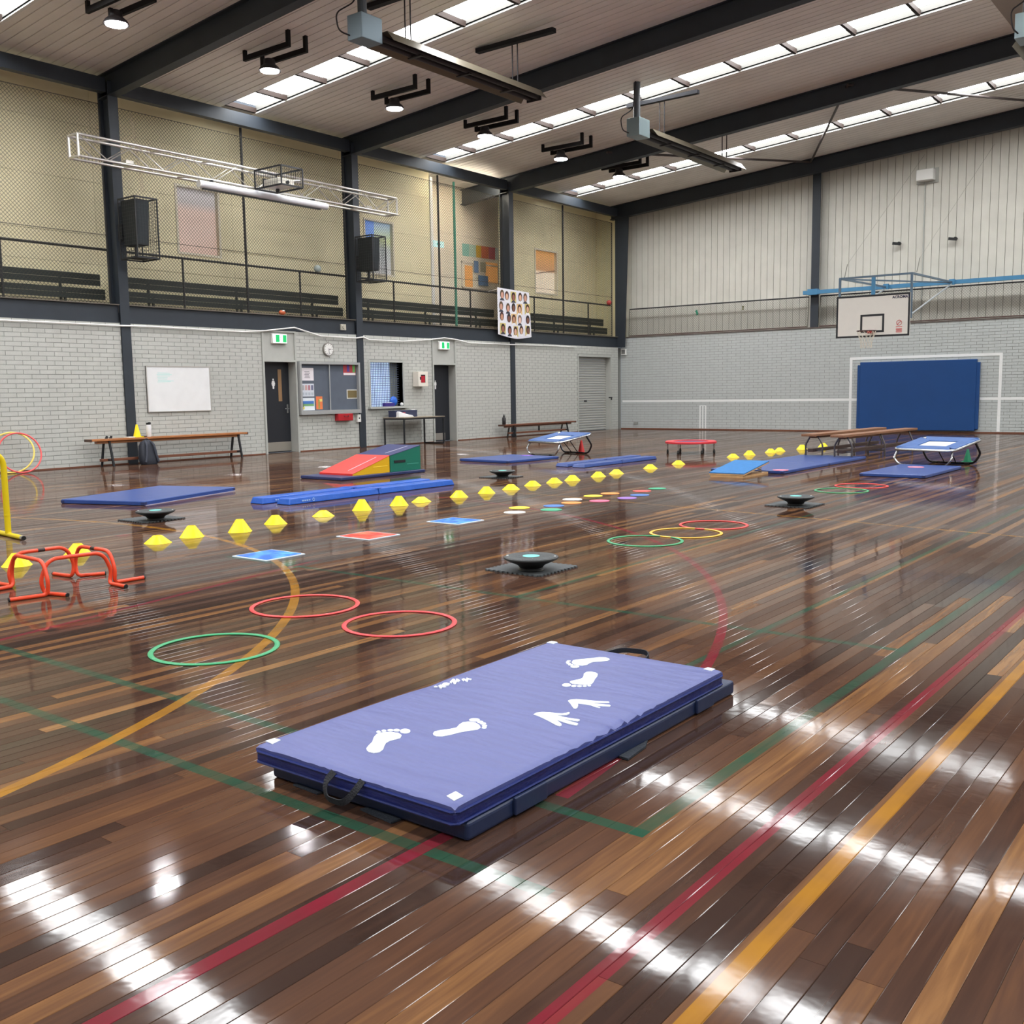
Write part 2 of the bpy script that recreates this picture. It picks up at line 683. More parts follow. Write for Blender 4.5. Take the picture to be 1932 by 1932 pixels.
# ================================================================== LEFT WALL (lower brick part)
ZB = 2.74   # underside of the gallery beam
COLY = [-24.75, -18.48, -12.2, -6.07, -0.1]
d1a, d1b = L(492.5, 640)[1], L(557, 640)[1]
d2a, d2b = L(814, 645)[1], L(858.7, 645)[1]
ha, hb = L(697, 683)[1], L(759, 683)[1]
hz0, hz1 = L(760, 766)[2], L(697, 683)[2]
ra, rb = -2.66, -0.62
openings = [(d1a, d1b, 0, ZB), (d2a, d2b, 0, ZB), (ha, hb, hz0, hz1), (ra, rb, 0, 2.44)] + [(c - 0.1, c + 0.1, 0, ZB) for c in COLY]


def wall_with_openings(mb, x0, x1, y0, y1, z0, z1, ops):
    ys = sorted(set([y0, y1] + [q for o in ops for q in o[:2] if y0 < q < y1]))
    for a, b in zip(ys[:-1], ys[1:]):
        mid = (a + b) / 2
        cut = [o for o in ops if o[0] < mid < o[1]]
        z = z0
        for o in sorted(cut, key=lambda q: q[2]):
            if o[2] > z:
                mb.box(x0, x1, a, b, z, o[2])
            z = max(z, o[3])
        if z < z1:
            mb.box(x0, x1, a, b, z, z1)
    return mb


wl = struct('wall_left', wall_with_openings(MB(), -0.25, -0.007, -37, 0.006, 0, ZB, openings), JOINT, world=False)
wl['label'] = 'grey painted brick wall under the gallery'

BL, BH = 0.300, ZB / 33.0


def bricks(y0, y1, z1, nrow, ops):
    out = []
    for r in range(nrow):
        za, zb = r * BH, (r + 1) * BH
        y = y0 - (BL / 2 if r % 2 else 0)
        while y < y1:
            a, b = max(y, y0), min(y + BL, y1)
            segs = [(a, b)]
            for o in ops:
                if zb > o[2] + 0.01 and za < o[3] - 0.01:
                    ns = []
                    for s0, s1 in segs:
                        if o[1] <= s0 or o[0] >= s1:
                            ns.append((s0, s1))
                        else:
                            if o[0] - s0 > 0.03:
                                ns.append((s0, o[0]))
                            if s1 - o[1] > 0.03:
                                ns.append((o[1], s1))
                    segs = ns
            for s0, s1 in segs:
                if s1 - s0 > 0.04:
                    out.append((s0, s1, za, zb))
            y += BL
    return out


def brick_wall_left():
    bl = bricks(-24.6, 0.004, ZB, 33, openings)
    full = MB().box(-0.011, 0, -BL / 2 + 0.005, BL / 2 - 0.005, 0.005, BH - 0.005)
    cand = [q for q in bl if q[1] - q[0] > BL - 0.01 and q[0] > -20.95]
    cand.sort(key=lambda q: q[0])
    single = set(cand[:300])
    me = None
    joined = MB()
    for q in bl:
        if q in single:
            if me is None:
                o = obj('brick', full, BRICK, parent=wl, world=False)
                me = o.data
            else:
                o = bpy.data.objects.new('brick', me)
                COL.objects.link(o)
                o.parent = wl
            o.location = (random.uniform(-0.002, 0.0), (q[0] + q[1]) / 2, q[2])
        else:
            dx = random.uniform(-0.002, 0.0)
            joined.box(-0.011 + dx, dx, q[0] + 0.005, q[1] - 0.005, q[2] + 0.005, q[3] - 0.005)
    obj('brickwork', joined, BRICK, parent=wl, world=False, raw=True, kind='stuff')


brick_wall_left()
# timber strip along the foot of the wall
sk = MB()
for a, b in ((-24.6, d1a), (d1b, d2a), (d2b, ra)):
    sk.box(0.0005, 0.018, a + 0.02, b - 0.02, 0.0, 0.022)
struct('baseboard_left', sk, WOODD, world=False)


# ---- door recesses
def door_recess(n, a, b, icon, leafw):
    root = structE('door_%d' % n, (0, (a + b) / 2, 0))
    fr = MB()
    t = 0.045
    fr.box(-0.28, 0.03, a, a + t, 0, ZB).box(-0.28, 0.03, b - t, b, 0, ZB).box(-0.28, 0.03, a + t, b - t, 2.05, 2.10)
    fr.box(-0.28, 0.03, a + t, b - t, ZB - 0.03, ZB)
    obj('door_frame', fr, TRIMG, root)
    obj('transom_panel', MB().box(-0.03, -0.01, a + t, b - t, 2.10, ZB - 0.03), TRIMG, root)
    obj('reveal', MB().box(-0.30, -0.272, a + t, b - t, 0, 2.05), DARK, root)
    y0, y1 = a + t + 0.01, a + t + leafw
    leaf = obj('door_leaf', MB().box(-0.262, -0.222, y0, b - t - 0.005, 0.015, 2.04), mat('black_door_paint', (30, 33, 40), 0.45), root)
    return root, y0, y1, leaf


def icon_person(root, yc, zc, h, x, skirt):
    mb = MB()
    k = h
    # outline in (y, z), unit height
    mb.prism([(x, yc + 0.09 * k * math.cos(t), zc + 0.41 * k + 0.085 * k * math.sin(t)) for t in [i * math.pi / 6 for i in range(12)]], (0.003, 0, 0))
    if skirt:
        half = [(0.03, 0.31), (0.13, 0.28), (0.23, -0.05), (0.17, -0.07), (0.12, 0.1), (0.18, -0.2), (0.10, -0.2), (0.09, -0.5), (0.0, -0.5)]
    else:
        half = [(0.03, 0.31), (0.16, 0.27), (0.18, -0.05), (0.12, -0.06), (0.11, 0.1), (0.10, -0.5), (0.0, -0.5)]
    poly = [(x, yc + p[0] * k, zc + p[1] * k) for p in half] + [(x, yc - p[0] * k, zc + p[1] * k) for p in half[::-1]][1:]
    mb.prism(poly, (0.003, 0, 0))
    obj('restroom_symbol', mb, mat('white_symbol', (240, 240, 238), 0.5), root)


r1, y0, y1, leaf1 = door_recess(1, d1a, d1b, 'w', 0.78)
icon_person(r1, L(515.5, 724, -0.222)[1], L(515.5, 724, -0.222)[2], 0.235, -0.222, True)
yv = L(528, 730, -0.222)[1]
z0, z1 = L(529, 757, -0.222)[2], L(527, 697, -0.222)[2]
obj('glazed_slot', MB().box(-0.222, -0.217, yv - 0.05, yv + 0.05, z0, z1), mat('tan_glass', (150, 118, 84), 0.3), r1)
hy = L(541, 771, -0.2)
hd = MB().box(-0.222, -0.212, hy[1] + 0.01, hy[1] + 0.06, hy[2] - 0.1, hy[2] + 0.1)
hd.cyl((-0.222, hy[1] + 0.035, hy[2]), (-0.16, hy[1] + 0.035, hy[2]), 0.011)
hd.cyl((-0.168, hy[1] + 0.04, hy[2]), (-0.168, hy[1] - 0.08, hy[2]), 0.011)
obj('lever_handle', hd, CHROME, r1)
obj('kick_plate', MB().box(-0.222, -0.218, d1a + 0.06, d1b - 0.055, 0.03, 0.24), mat('brushed_plate', (170, 165, 155), 0.35, metal=0.6), r1)
r2, y0, y1, leaf2 = door_recess(2, d2a, d2b, 'm', 0.7)
icon_person(r2, L(820.5, 726, -0.222)[1] + 0.02, L(820.5, 726, -0.222)[2], 0.235, -0.222, False)
obj('kick_plate', MB().box(-0.222, -0.218, d2a + 0.06, d2b - 0.25, 0.03, 0.22), MATS['brushed_plate'], r2)


# ---- exit signs
def exit_sign(u, v, loc_x, label):
    p = L(u, v, loc_x)
    w, h = 0.42, 0.22
    t = thing('exit_sign', label, 'exit sign', (loc_x - 0.07, p[1], p[2] - h / 2), group='lit exit signs over the doors')
    y0, y1, z0, z1 = p[1] - w / 2, p[1] + w / 2, p[2] - h / 2, p[2] + h / 2
    obj('housing', MB().box(-0.008, loc_x, y0, y1, z0, z1), WHITE, t, bevel=0.01)
    x = loc_x
    wm = mat('lit_white_panel', (240, 255, 246), 0.4, emit=1.6, ecol=(236, 255, 244))
    gm = mat('lit_green_panel', (20, 150, 80), 0.4, emit=0.9, ecol=(30, 170, 96))
    obj('panel', MB().box(x, x + 0.003, y0 + 0.02, y1 - 0.02, z0 + 0.025, z1 - 0.02), wm, t)
    obj('green_field', MB().box(x + 0.003, x + 0.005, y0 + 0.09, y0 + 0.2, z0 + 0.03, z1 - 0.025), gm, t)
    obj('green_field', MB().box(x + 0.003, x + 0.005, y1 - 0.13, y1 - 0.025, z0 + 0.03, z1 - 0.025), gm, t)
    c = (y0 + y1) / 2 + 0.025
    zc = (z0 + z1) / 2
    fig = MB()
    fig.prism([(x + 0.003, c + 0.012 * math.cos(k), zc + 0.05 + 0.012 * math.sin(k)) for k in [i * math.pi / 4 for i in range(8)]], (0.002, 0, 0))
    for a, b in (((0.0, 0.035), (-0.008, -0.01)), ((-0.008, -0.01), (0.012, -0.055)), ((-0.008, -0.01), (-0.03, -0.045)), ((0, 0.03), (0.025, 0.01)), ((0, 0.03), (-0.025, 0.02))):
        fig.bar((x + 0.004, c + a[0], zc + a[1]), (x + 0.004, c + b[0], zc + b[1]), 0.009, 0.002, (1, 0, 0))
    obj('running_figure', fig, gm, t)


exit_sign(528, 639, 0.06, 'lit green exit sign over the dark door beside the noticeboard')
exit_sign(839, 652, 0.06, 'lit green exit sign over the dark door behind the table')

# ---- roller door
rd = structE('door_3', (-0.2, (ra + rb) / 2, 0))
nsl = 30
slat_me = None
for i in range(nsl):
    z0, z1 = i * 2.40 / nsl, (i + 1) * 2.40 / nsl
    mb = MB()
    yy0, yy1 = ra + 0.06, rb - 0.06
    pts = [(-0.215, z0 + 0.002), (-0.195, z0 + 0.012), (-0.188, (z0 + z1) / 2), (-0.195, z1 - 0.012), (-0.215, z1 - 0.002)]
    if slat_me is None:
        pl = [(p[0], yy0, p[1]) for p in pts] + [(-0.225, yy0, z1 - 0.002), (-0.225, yy0, z0 + 0.002)]
        mb.prism(pl, (0, yy1 - yy0, 0))
        o = obj('slat', mb, mat('roller_slat', (176, 176, 170), 0.4, metal=0.15), rd)
        slat_me = o.data
    else:
        o = bpy.data.objects.new('slat', slat_me)
        COL.objects.link(o)
        o.parent = rd
        o.location = (0, 0, z0)
obj('door_frame', MB().box(-0.25, 0.01, ra, ra + 0.06, 0, 2.44).box(-0.25, 0.01, rb - 0.06, rb, 0, 2.44).box(-0.25, 0.01, ra + 0.06, rb - 0.06, 2.40, 2.47), TRIMG, rd)
obj('lock', MB().box(-0.19, -0.17, -2.0, -1.86, 0.95, 1.0), DARK, rd)
hl = L(1152, 750, 0.01)
obj('latch', MB().box(0.01, 0.05, hl[1] - 0.12, hl[1] + 0.05, hl[2] - 0.02, hl[2] + 0.02).box(0.01, 0.04, hl[1] + 0.01, hl[1] + 0.05, hl[2] - 0.08, hl[2] + 0.02), DARK, rd)

# ---- service hatch: lit room behind a steel grid
wn = structE('window_1', (0, (ha + hb) / 2, hz0))
fr = MB()
t = 0.05
fr.box(-0.2, 0.02, ha - t, ha, hz0 - t, hz1 + t).box(-0.2, 0.02, hb, hb + t, hz0 - t, hz1 + t).box(-0.2, 0.02, ha, hb, hz1, hz1 + t)
obj('window_frame', fr, TRIMG, wn)
obj('sill', MB().box(-0.2, 0.10, ha - 0.1, hb + 0.1, hz0 - t, hz0), TRIMG, wn)
obj('pane', MB().box(-0.23, -0.22, ha, ha + 0.78 * (hb - ha), hz0, hz1), mat('lit_hatch_glass', (190, 215, 250), 0.3, emit=0.75, ecol=(190, 212, 248)), wn)
obj('inner_reveal', MB().box(-0.24, -0.215, ha + 0.78 * (hb - ha), hb, hz0, hz1), mat('olive_grey_reveal', (150, 152, 130), 0.7), wn)  # flat olive-grey strip filling the rest of the hatch opening
gr = MB()
n = 20
for i in range(1, n):
    y = ha + (hb - ha) * i / n
    gr.box(-0.158, -0.150, y - 0.006, y + 0.006, hz0, hz1)
for i in range(1, 19):
    z = hz0 + (hz1 - hz0) * i / 19
    gr.box(-0.150, -0.142, ha, hb, z - 0.006, z + 0.006)
obj('steel_grid', gr, mat('grid_wire', (96, 108, 128), 0.5), wn, kind='stuff')

# ================================================================== STEEL FRAME
for i, y in enumerate(COLY):
    if i == 4:
        continue
    nm = {0: 'navy steel column out past the left edge of the photograph', 1: 'navy steel column behind the bench with the backpack', 2: 'navy steel column beside the noticeboard', 3: 'navy steel column behind the portrait banner'}[i]
    t = thing('steel_column', nm, 'column', (0, y, 0), group='columns along the gallery side')
    obj('front_flange', MB().box(0.0, 0.03, y - 0.1, y + 0.1, 0, 7.25), STEEL, t)
    obj('web', MB().box(-0.30, 0.0, y - 0.012, y + 0.012, 0, 7.3), STEEL, t)
    obj('back_flange', MB().box(-0.33, -0.30, y - 0.1, y + 0.1, 3.1, 7.25), STEEL, t)
t = thing('steel_column', 'navy steel corner column where the gallery meets the end wall', 'column', (0.1, -0.12, ZB), group='columns along the gallery side')
obj('front_flange', MB().hexa([(-0.1, -0.21, ZB), (0.27, -0.21, ZB), (0.27, -0.18, ZB), (-0.1, -0.18, ZB)], [(-0.1, -0.21, 7.05), (0.42, -0.21, 7.05), (0.42, -0.18, 7.05), (-0.1, -0.18, 7.05)]), STEEL, t)
obj('web', MB().hexa([(0.0, -0.18, ZB), (0.03, -0.18, ZB), (0.03, -0.001, ZB), (0.0, -0.001, ZB)], [(0.0, -0.18, 7.05), (0.03, -0.18, 7.05), (0.03, -0.001, 7.05), (0.0, -0.001, 7.05)]), STEEL, t)

RAFY = [-24.75, -18.48, -12.2, -6.07, -0.12, -31.0, -36.8]
names = {-24.75: 'above and behind the yellow hurdle', -18.48: 'over the first caged speaker, at the top left', -12.2: 'over the second caged speaker, crossing the long heater', -6.07: 'over the portrait banner column', -0.12: 'along the top of the white end wall', -31.0: 'over the camera', -36.8: 'at the back wall'}
for y in RAFY:
    t = thing('rafter', 'deep navy steel roof rafter ' + names[y], 'rafter', (0, y, CE(0) - 0.42), group='roof rafters')
    for xa, xb in ((-1.8 if y in (-6.07,) else -0.3, 13.2), (13.2, 26.4)):
        def sec(x, y0, y1, z0, z1):
            return [(x, y0, CE(x) + z0), (x, y1, CE(x) + z0), (x, y1, CE(x) + z1), (x, y0, CE(x) + z1)]

        def seg(y0, y1, z0, z1):
            a, b = sec(xa, y0, y1, z0, z1), sec(xb, y0, y1, z0, z1)
            return MB().add(a + b, [(0, 1, 2, 3), (7, 6, 5, 4), (0, 4, 5, 1), (1, 5, 6, 2), (2, 6, 7, 3), (3, 7, 4, 0)])
        obj('web', seg(y - 0.012, y + 0.012, -0.42, -0.02), STEEL, t)
        obj('bottom_flange', seg(y - 0.1, y + 0.1, -0.44, -0.42), STEEL, t)
        obj('top_flange', seg(y - 0.1, y + 0.1, -0.02, -0.002), STEEL, t)
        if xb < 20 and y < -20:
            pass
for k, (a, b) in enumerate(zip(COLY[:-1], COLY[1:])):
    o = obj('eave_beam', MB().box(-0.16, 0.0, a + 0.12, b - 0.12, 7.04, 7.30), STEEL)
    tag(o, 'navy eave beam along the gallery top, ' + ['first from the left edge', 'above the projector truss', 'above the teal pole', 'nearest the end wall'][k], 'beam', 'eave beams')

# gallery floor edge: beam, slab
for k, (a, b) in enumerate(zip(COLY[:-1], COLY[1:])):
    t = thing('gallery_beam', 'navy steel gallery edge beam ' + ['left of the first column', 'above the whiteboard and first door', 'above the table and second door', 'above the roller door'][k], 'beam', (-0.1, (a + b) / 2, ZB), group='gallery edge beams')
    obj('web', MB().box(-0.12, -0.04, a + 0.1, b - 0.1, ZB + 0.02, 3.08), STEEL, t)
    obj('bottom_flange', MB().box(-0.16, 0.0, a + 0.1, b - 0.1, ZB, ZB + 0.02), STEEL, t)
    obj('top_angle', MB().box(-0.16, 0.01, a + 0.1, b - 0.1, 3.08, 3.10), mat('weathered_angle', (98, 92, 82), 0.6), t)
struct('trim_1', MB().box(-1.85, -0.17, -37, -0.02, 2.95, 3.10), mat('gallery_slab', (120, 114, 104), 0.7), world=False)['label'] = 'gallery floor slab'


# ================================================================== GALLERY
XW = -1.0
ya_rec, yb_rec = L(812, 450, XW)[1], -5.2
win = [('window_2', L(328, 345, XW)[1], L(412, 360, XW)[1], L(330, 478, XW)[2], L(412, 360, XW)[2], 'w1'),
       ('window_3', L(685, 413, XW)[1], L(742, 420, XW)[1], L(742, 523, XW)[2], L(742, 420, XW)[2], 'w2'),
       ('window_4', L(1008, 467, XW)[1], L(1051, 475, XW)[1], L(1048, 558, XW)[2], L(1051, 475, XW)[2], 'w3')]
gw = structE('wall_gallery', (XW, -12, 3.1))
gw['label'] = 'cream panelled wall at the back of the gallery'
zrows = [3.1, 3.95, 4.52, 5.55, 6.6, 7.36]
for (a, b) in ((-25, ya_rec), (yb_rec, 0.0)):
    n = max(1, int(round((b - a) / 3.1)))
    for i in range(n):
        pa, pb = a + (b - a) * i / n, a + (b - a) * (i + 1) / n
        for za, zb in zip(zrows[:-1], zrows[1:]):
            ops = [(w[1], w[2], w[3], w[4]) for w in win if w[1] < pb and w[2] > pa and w[3] < zb and w[4] > za]
            mb = MB()
            wall_with_openings(mb, XW - 0.12, XW, pa + 0.004, pb - 0.004, za + 0.004, zb - 0.004, ops)
            obj('wall_panel', mb, CREAM, gw)
obj('joint_backing', wall_with_openings(MB(), XW - 0.15, XW - 0.125, -25, ya_rec, 3.1, 7.3, [(w[1], w[2], w[3], w[4]) for w in win]), CLADGAP, gw)
obj('joint_backing', wall_with_openings(MB(), XW - 0.15, XW - 0.125, yb_rec, 0, 3.1, 7.3, [(w[1], w[2], w[3], w[4]) for w in win]), CLADGAP, gw)


def lit_material(name, bands, strength):
    """a lit window: bands of colour stacked by height (z in metres)"""
    M = bpy.data.materials.new(name)
    M.use_nodes = True
    nt = M.node_tree
    b = nt.nodes['Principled BSDF']
    geo = nt.nodes.new('ShaderNodeNewGeometry')
    sep = nt.nodes.new('ShaderNodeSeparateXYZ')
    nt.links.new(geo.outputs['Position'], sep.inputs[0])
    mr = nt.nodes.new('ShaderNodeMapRange')
    mr.inputs[1].default_value, mr.inputs[2].default_value = 4.4, 5.9
    nt.links.new(sep.outputs[2], mr.inputs[0])
    cr = nt.nodes.new('ShaderNodeValToRGB')
    e = cr.color_ramp.elements
    e[0].position, e[0].color = bands[0][0], lin(bands[0][1])
    e[1].position, e[1].color = bands[-1][0], lin(bands[-1][1])
    for p, c in bands[1:-1]:
        q = e.new(p)
        q.color = lin(c)
    nt.links.new(mr.outputs[0], cr.inputs[0])
    nt.links.new(cr.outputs[0], b.inputs['Base Color'])
    nt.links.new(cr.outputs[0], b.inputs['Emission Color'])
    b.inputs['Emission Strength'].default_value = strength
    M.cycles.emission_sampling = 'NONE'
    b.inputs['Roughness'].default_value = 0.15
    return M


WINM = {'w1': lit_material('lit_pink_room', [(0.0, (206, 178, 164)), (0.6, (210, 186, 174)), (0.72, (184, 178, 176)), (1.0, (198, 196, 198))], 0.3),
        'w2': lit_material('lit_sky_room', [(0.0, (196, 196, 196)), (0.45, (180, 186, 184)), (0.6, (196, 206, 160)), (1.0, (150, 180, 225))], 0.35),
        'w3': lit_material('lit_timber_room', [(0.0, (228, 214, 194)), (0.45, (232, 216, 192)), (0.5, (196, 150, 110)), (1.0, (226, 168, 96))], 0.4)}
for nm, a, b, z0, z1, mk in win:
    w = structE(nm, (XW, (a + b) / 2, z0))
    t = 0.05
    fr = MB().box(XW - 0.1, XW + 0.02, a, a + t, z0, z1).box(XW - 0.1, XW + 0.02, b - t, b, z0, z1).box(XW - 0.1, XW + 0.02, a + t, b - t, z0, z0 + t).box(XW - 0.1, XW + 0.02, a + t, b - t, z1 - t, z1)
    obj('window_frame', fr, mat('pale_window_frame', (226, 218, 196), 0.5), w)
    obj('pane', MB().box(XW - 0.09, XW - 0.08, a + t, b - t, z0 + t, z1 - t), WINM[mk], w)
    if mk == 'w2':
        obj('blue_blind', MB().box(XW - 0.078, XW - 0.07, a + t, a + 0.45, z1 - 0.75, z1 - t), mat('lit_blue_blind', (110, 150, 220), 0.4, emit=0.3), w)
    if mk == 'w3':
        obj('ceiling_edge', MB().bar((XW - 0.075, a + t, z0 + 0.62), (XW - 0.075, b - t, z0 + 0.8), 0.02, 0.05, (1, 0, 0)), mat('dark_edge', (120, 92, 80), 0.5), w)

# recess in the gallery with pin-up boards and flags
XR = -1.8
gr = structE('wall_recess', (XR, -8, 3.1))
gr['label'] = 'pale recess wall behind the netting'
for za, zb in ((3.1, 4.75), (4.75, 5.95), (5.95, 7.3)):
    obj('wall_panel', MB().box(XR - 0.12, XR, ya_rec - 1.2, -4.1, za + 0.004, zb - 0.004), CREAM2, gr)
obj('return_wall', MB().box(XR, XW - 0.151, ya_rec - 1.2, ya_rec - 1.12, 3.1, 7.25), CREAM2, gr)
obj('return_wall', MB().box(XR, XW - 0.151, -4.1, -4.02, 3.1, 7.25), CREAM2, gr)
obj('corner_post', MB().box(XW - 0.15, XW + 0.03, ya_rec, ya_rec + 0.10, 3.1, 7.2), WHITE, gr)


def recpanel(name, label, cat, u0, v0, u1, v1, m, x=XR + 0.015, th=0.014):
    a, b = L(u0, v0, x), L(u1, v1, x)
    o = obj(name, MB().box(x - th, x, min(a[1], b[1]), max(a[1], b[1]), min(a[2], b[2]), max(a[2], b[2])), m)
    tag(o, label, cat)
    return o


flag_cols = [(150, 205, 190), (190, 215, 195), (225, 180, 30), (226, 110, 60), (205, 90, 100), (205, 215, 215), (20, 110, 70), (196, 50, 60)]
bt = thing('flag_bunting', 'row of coloured felt flags hung on the recess wall behind the netting', 'bunting', tuple(L(912, 475, XR + 0.01)))
us = [872, 885, 898, 908, 922, 934, 944, 952, 962]
for k, c in enumerate(flag_cols):
    a, b = L(us[k], 459 + (us[k] - 872) * 0.14, XR + 0.01), L(us[k + 1], 459 + (us[k + 1] - 872) * 0.14, XR + 0.01)
    h = 0.36
    mb = MB().prism([(XR + 0.006, a[1], a[2]), (XR + 0.006, b[1], b[2]), (XR + 0.006, b[1] - 0.01, b[2] - h), (XR + 0.006, a[1] + 0.01, a[2] - h)], (0.006, 0, 0))
    obj('flag', mb, mat('flag_%d' % k, c, 0.8), bt)
w = thing('internal_window', 'timber framed inner window under the flags', 'window', tuple(L(910, 520, XR + 0.02)))
ORW = mat('lit_orange_timber', (228, 164, 92), 0.5, emit=0.25, ecol=(236, 170, 96))
for (u0, v0, u1, v1) in ((878, 500, 893, 543), (917, 494, 940, 535)):
    a, b = L(u0, v0, XR + 0.03), L(u1, v1, XR + 0.03)
    obj('pane', MB().box(XR + 0.002, XR + 0.012, a[1], b[1], b[2], a[2]), ORW, w)
a, b = L(871, 492, XR + 0.03), L(957, 552, XR + 0.03)
fr = MB()
for (y0_, y1_, z0_, z1_) in ((a[1], b[1], a[2] - 0.04, a[2]), (a[1], b[1], b[2], b[2] + 0.04), (a[1], a[1] + 0.04, b[2], a[2]), (b[1] - 0.04, b[1], b[2], a[2])):
    fr.box(XR + 0.002, XR + 0.03, y0_, y1_, z0_, z1_)
obj('window_frame', fr, mat('pale_frame_paint', (232, 222, 206), 0.5), w)
recpanel('notice_sheet', 'small blue notice sheet pinned beside the orange panes, upper', 'notice', 895, 492, 903, 515, mat('blue_paper', (110, 140, 180), 0.7), XR + 0.05)
recpanel('notice_sheet', 'grey notice sheet pinned beside the orange panes', 'notice', 907, 494, 917, 514, mat('grey_paper', (170, 165, 140), 0.7), XR + 0.05)
recpanel('notice_sheet', 'larger blue picture pinned low between the orange panes', 'notice', 903, 519, 921, 540, mat('blue_picture', (90, 130, 175), 0.6), XR + 0.05)
sg = thing('exit_sign', 'pale green arrow exit sign hung in the gallery recess', 'exit sign', tuple(L(828, 460, XW + 0.06)))
pa, pb = L(818, 453, XW + 0.06), L(838, 468, XW + 0.06)
obj('sign_plate', MB().box(XW + 0.03, XW + 0.06, pa[1], pb[1], pb[2], pa[2]), mat('lit_arrow_sign', (190, 228, 226), 0.4, emit=0.5), sg)
ym_, zm_ = (pa[1] + pb[1]) / 2, (pa[2] + pb[2]) / 2
obj('arrow', MB().prism([(XW + 0.06, ym_ - 0.10, zm_), (XW + 0.06, ym_ - 0.02, zm_ + 0.06), (XW + 0.06, ym_ - 0.02, zm_ + 0.02), (XW + 0.06, ym_ + 0.06, zm_ + 0.02), (XW + 0.06, ym_ + 0.06, zm_ - 0.02), (XW + 0.06, ym_ - 0.02, zm_ - 0.02), (XW + 0.06, ym_ - 0.02, zm_ - 0.06)], (0.002, 0, 0)), mat('lit_sign_teal', (70, 170, 160), 0.4, emit=0.3), sg)
obj('bracket', MB().box(XW + 0.031, XW + 0.045, ya_rec + 0.04, pa[1], zm_ - 0.03, zm_ + 0.03), WHITE, sg)

cl = thing('recess_fill_light', 'added fill light hidden behind the eave beam to brighten the gallery recess', 'lamp', (-0.42, -7.3, 7.2))  # added light, out of sight behind the eave beam, brightens the recess
obj('tray', MB().box(-0.5, -0.36, -8.35, -6.25, 7.262, 7.379), WHITE, cl)
obj('fill_diffuser', MB().box(-0.49, -0.37, -8.33, -6.27, 7.235, 7.261), mat('recess_fill_glow', (255, 246, 226), 0.4, emit=60.0, ecol=(255, 240, 214)), cl)

# bleacher planks behind the netting
PL = mat('dark_green_plank', (28, 38, 36), 0.6, var=0.1)
for k, (z0, z1, x, nm) in enumerate(((3.48, 3.70, -0.55, 'upper'), (3.2, 3.40, -0.40, 'lower'))):
    for j, (a, b) in enumerate(zip(COLY[:-1], COLY[1:])):
        t = thing('gallery_bench_rail', 'long dark green %s bench board on the gallery, %s' % (nm, ['left of the first column', 'under the projector truss', 'behind the portrait banner', 'beside the end wall'][j]), 'bench', (x, (a + b) / 2, 3.1), group='gallery bench boards')
        zm = (z0 + z1) / 2
        obj('board', MB().box(x - 0.03, x, a + 0.14, b - 0.14, z0, zm - 0.003), PL, t)
        obj('board', MB().box(x - 0.03, x, a + 0.14, b - 0.14, zm + 0.003, z1), PL, t)
        for f in (0.15, 0.5, 0.85):
            yy = a + (b - a) * f
            obj('support', MB().box(x - 0.07, x - 0.03, yy - 0.02, yy + 0.02, 3.1, z1), PL, t)


# chain-link netting and guard rail, bay by bay
def clip_diag(y0, y1, z0, z1, s, c):
    """segment of z = s*y + c inside the rectangle"""
    pts = []
    for y in (y0, y1):
        z = s * y + c
        if z0 - 1e-9 <= z <= z1 + 1e-9:
            pts.append((y, z))
    for z in (z0, z1):
        y = (z - c) / s
        if y0 < y < y1:
            pts.append((y, z))
    if len(pts) < 2:
        return None
    pts.sort()
    return pts[0], pts[-1]


def netting(mb, y0, y1, z0, z1, pitch, r, fx):
    for s in (1.0, -1.0):
        c = (z0 - y1) if s > 0 else (z0 + y0)
        end = (z1 - y0) if s > 0 else (z1 + y1)
        while c < end:
            q = clip_diag(y0, y1, z0, z1, s, c)
            if q:
                (ya, za), (yb, zb) = q
                if abs(yb - ya) > 0.02:
                    k = max(1, int(abs(yb - ya) / 0.25))
                    for i in range(k):   # short lengths keep the render's ray tests cheap
                        f0, f1 = i / k, (i + 1) / k
                        mb.bar(fx(ya + (yb - ya) * f0, za + (zb - za) * f0, s), fx(ya + (yb - ya) * f1, za + (zb - za) * f1, s), r, r)
            c += pitch
    return mb


XN = -0.22
bays = list(zip(COLY[:-1], COLY[1:]))
nm = ['left of the first column', 'behind the projector truss', 'in the bay with the teal pole', 'next to the end wall']
for j, (a, b) in enumerate(bays):
    a0, b0 = a + 0.13, b - (0.13 if j < 3 else 0.13)
    t = thing('safety_netting', 'chain-link netting and guard rail on the gallery ' + nm[j], 'netting', (XN, (a + b) / 2, 3.1), group='gallery netting bays')
    obj('chain_link', netting(MB(), max(a0, -22.0), b0, 3.12, 6.86, 0.074, 0.0048, lambda y, z, s: (XN + 0.003 * s, y, z)), WIRE, t, raw=True, kind='stuff')
    obj('guard_rail', MB().cyl((XN - 0.06, a0, 4.15), (XN - 0.06, b0, 4.15), 0.024), DARK, t)
    for f in ([0.25, 0.75] if j != 0 else [0.65]):
        yy = a + (b - a) * f
        obj('rail_post', MB().cyl((XN - 0.06, yy, 3.1), (XN - 0.06, yy, 4.15), 0.022), DARK, t)
    if j != 0:
        yy = (a + b) / 2 + (0.05 if j != 2 else 0.0)
        if j == 2:
            yy = L(829, 500, XN - 0.05)[1]
        obj('tall_post', MB().cyl((XN - 0.05, yy, 3.1), (XN - 0.05, yy, 7.06), 0.028), DARK, t)
    for z in (3.14, 4.42, 6.86):
        obj('tension_wire', MB().cyl((XN, a0, z), (XN, b0, z), 0.006, n=6), WIRE, t)
    for yy in (max(a0, -22), b0):
        obj('edge_lacing', MB().cyl((XN, yy, 3.12), (XN, yy, 6.86), 0.016, n=6), DARK, t)
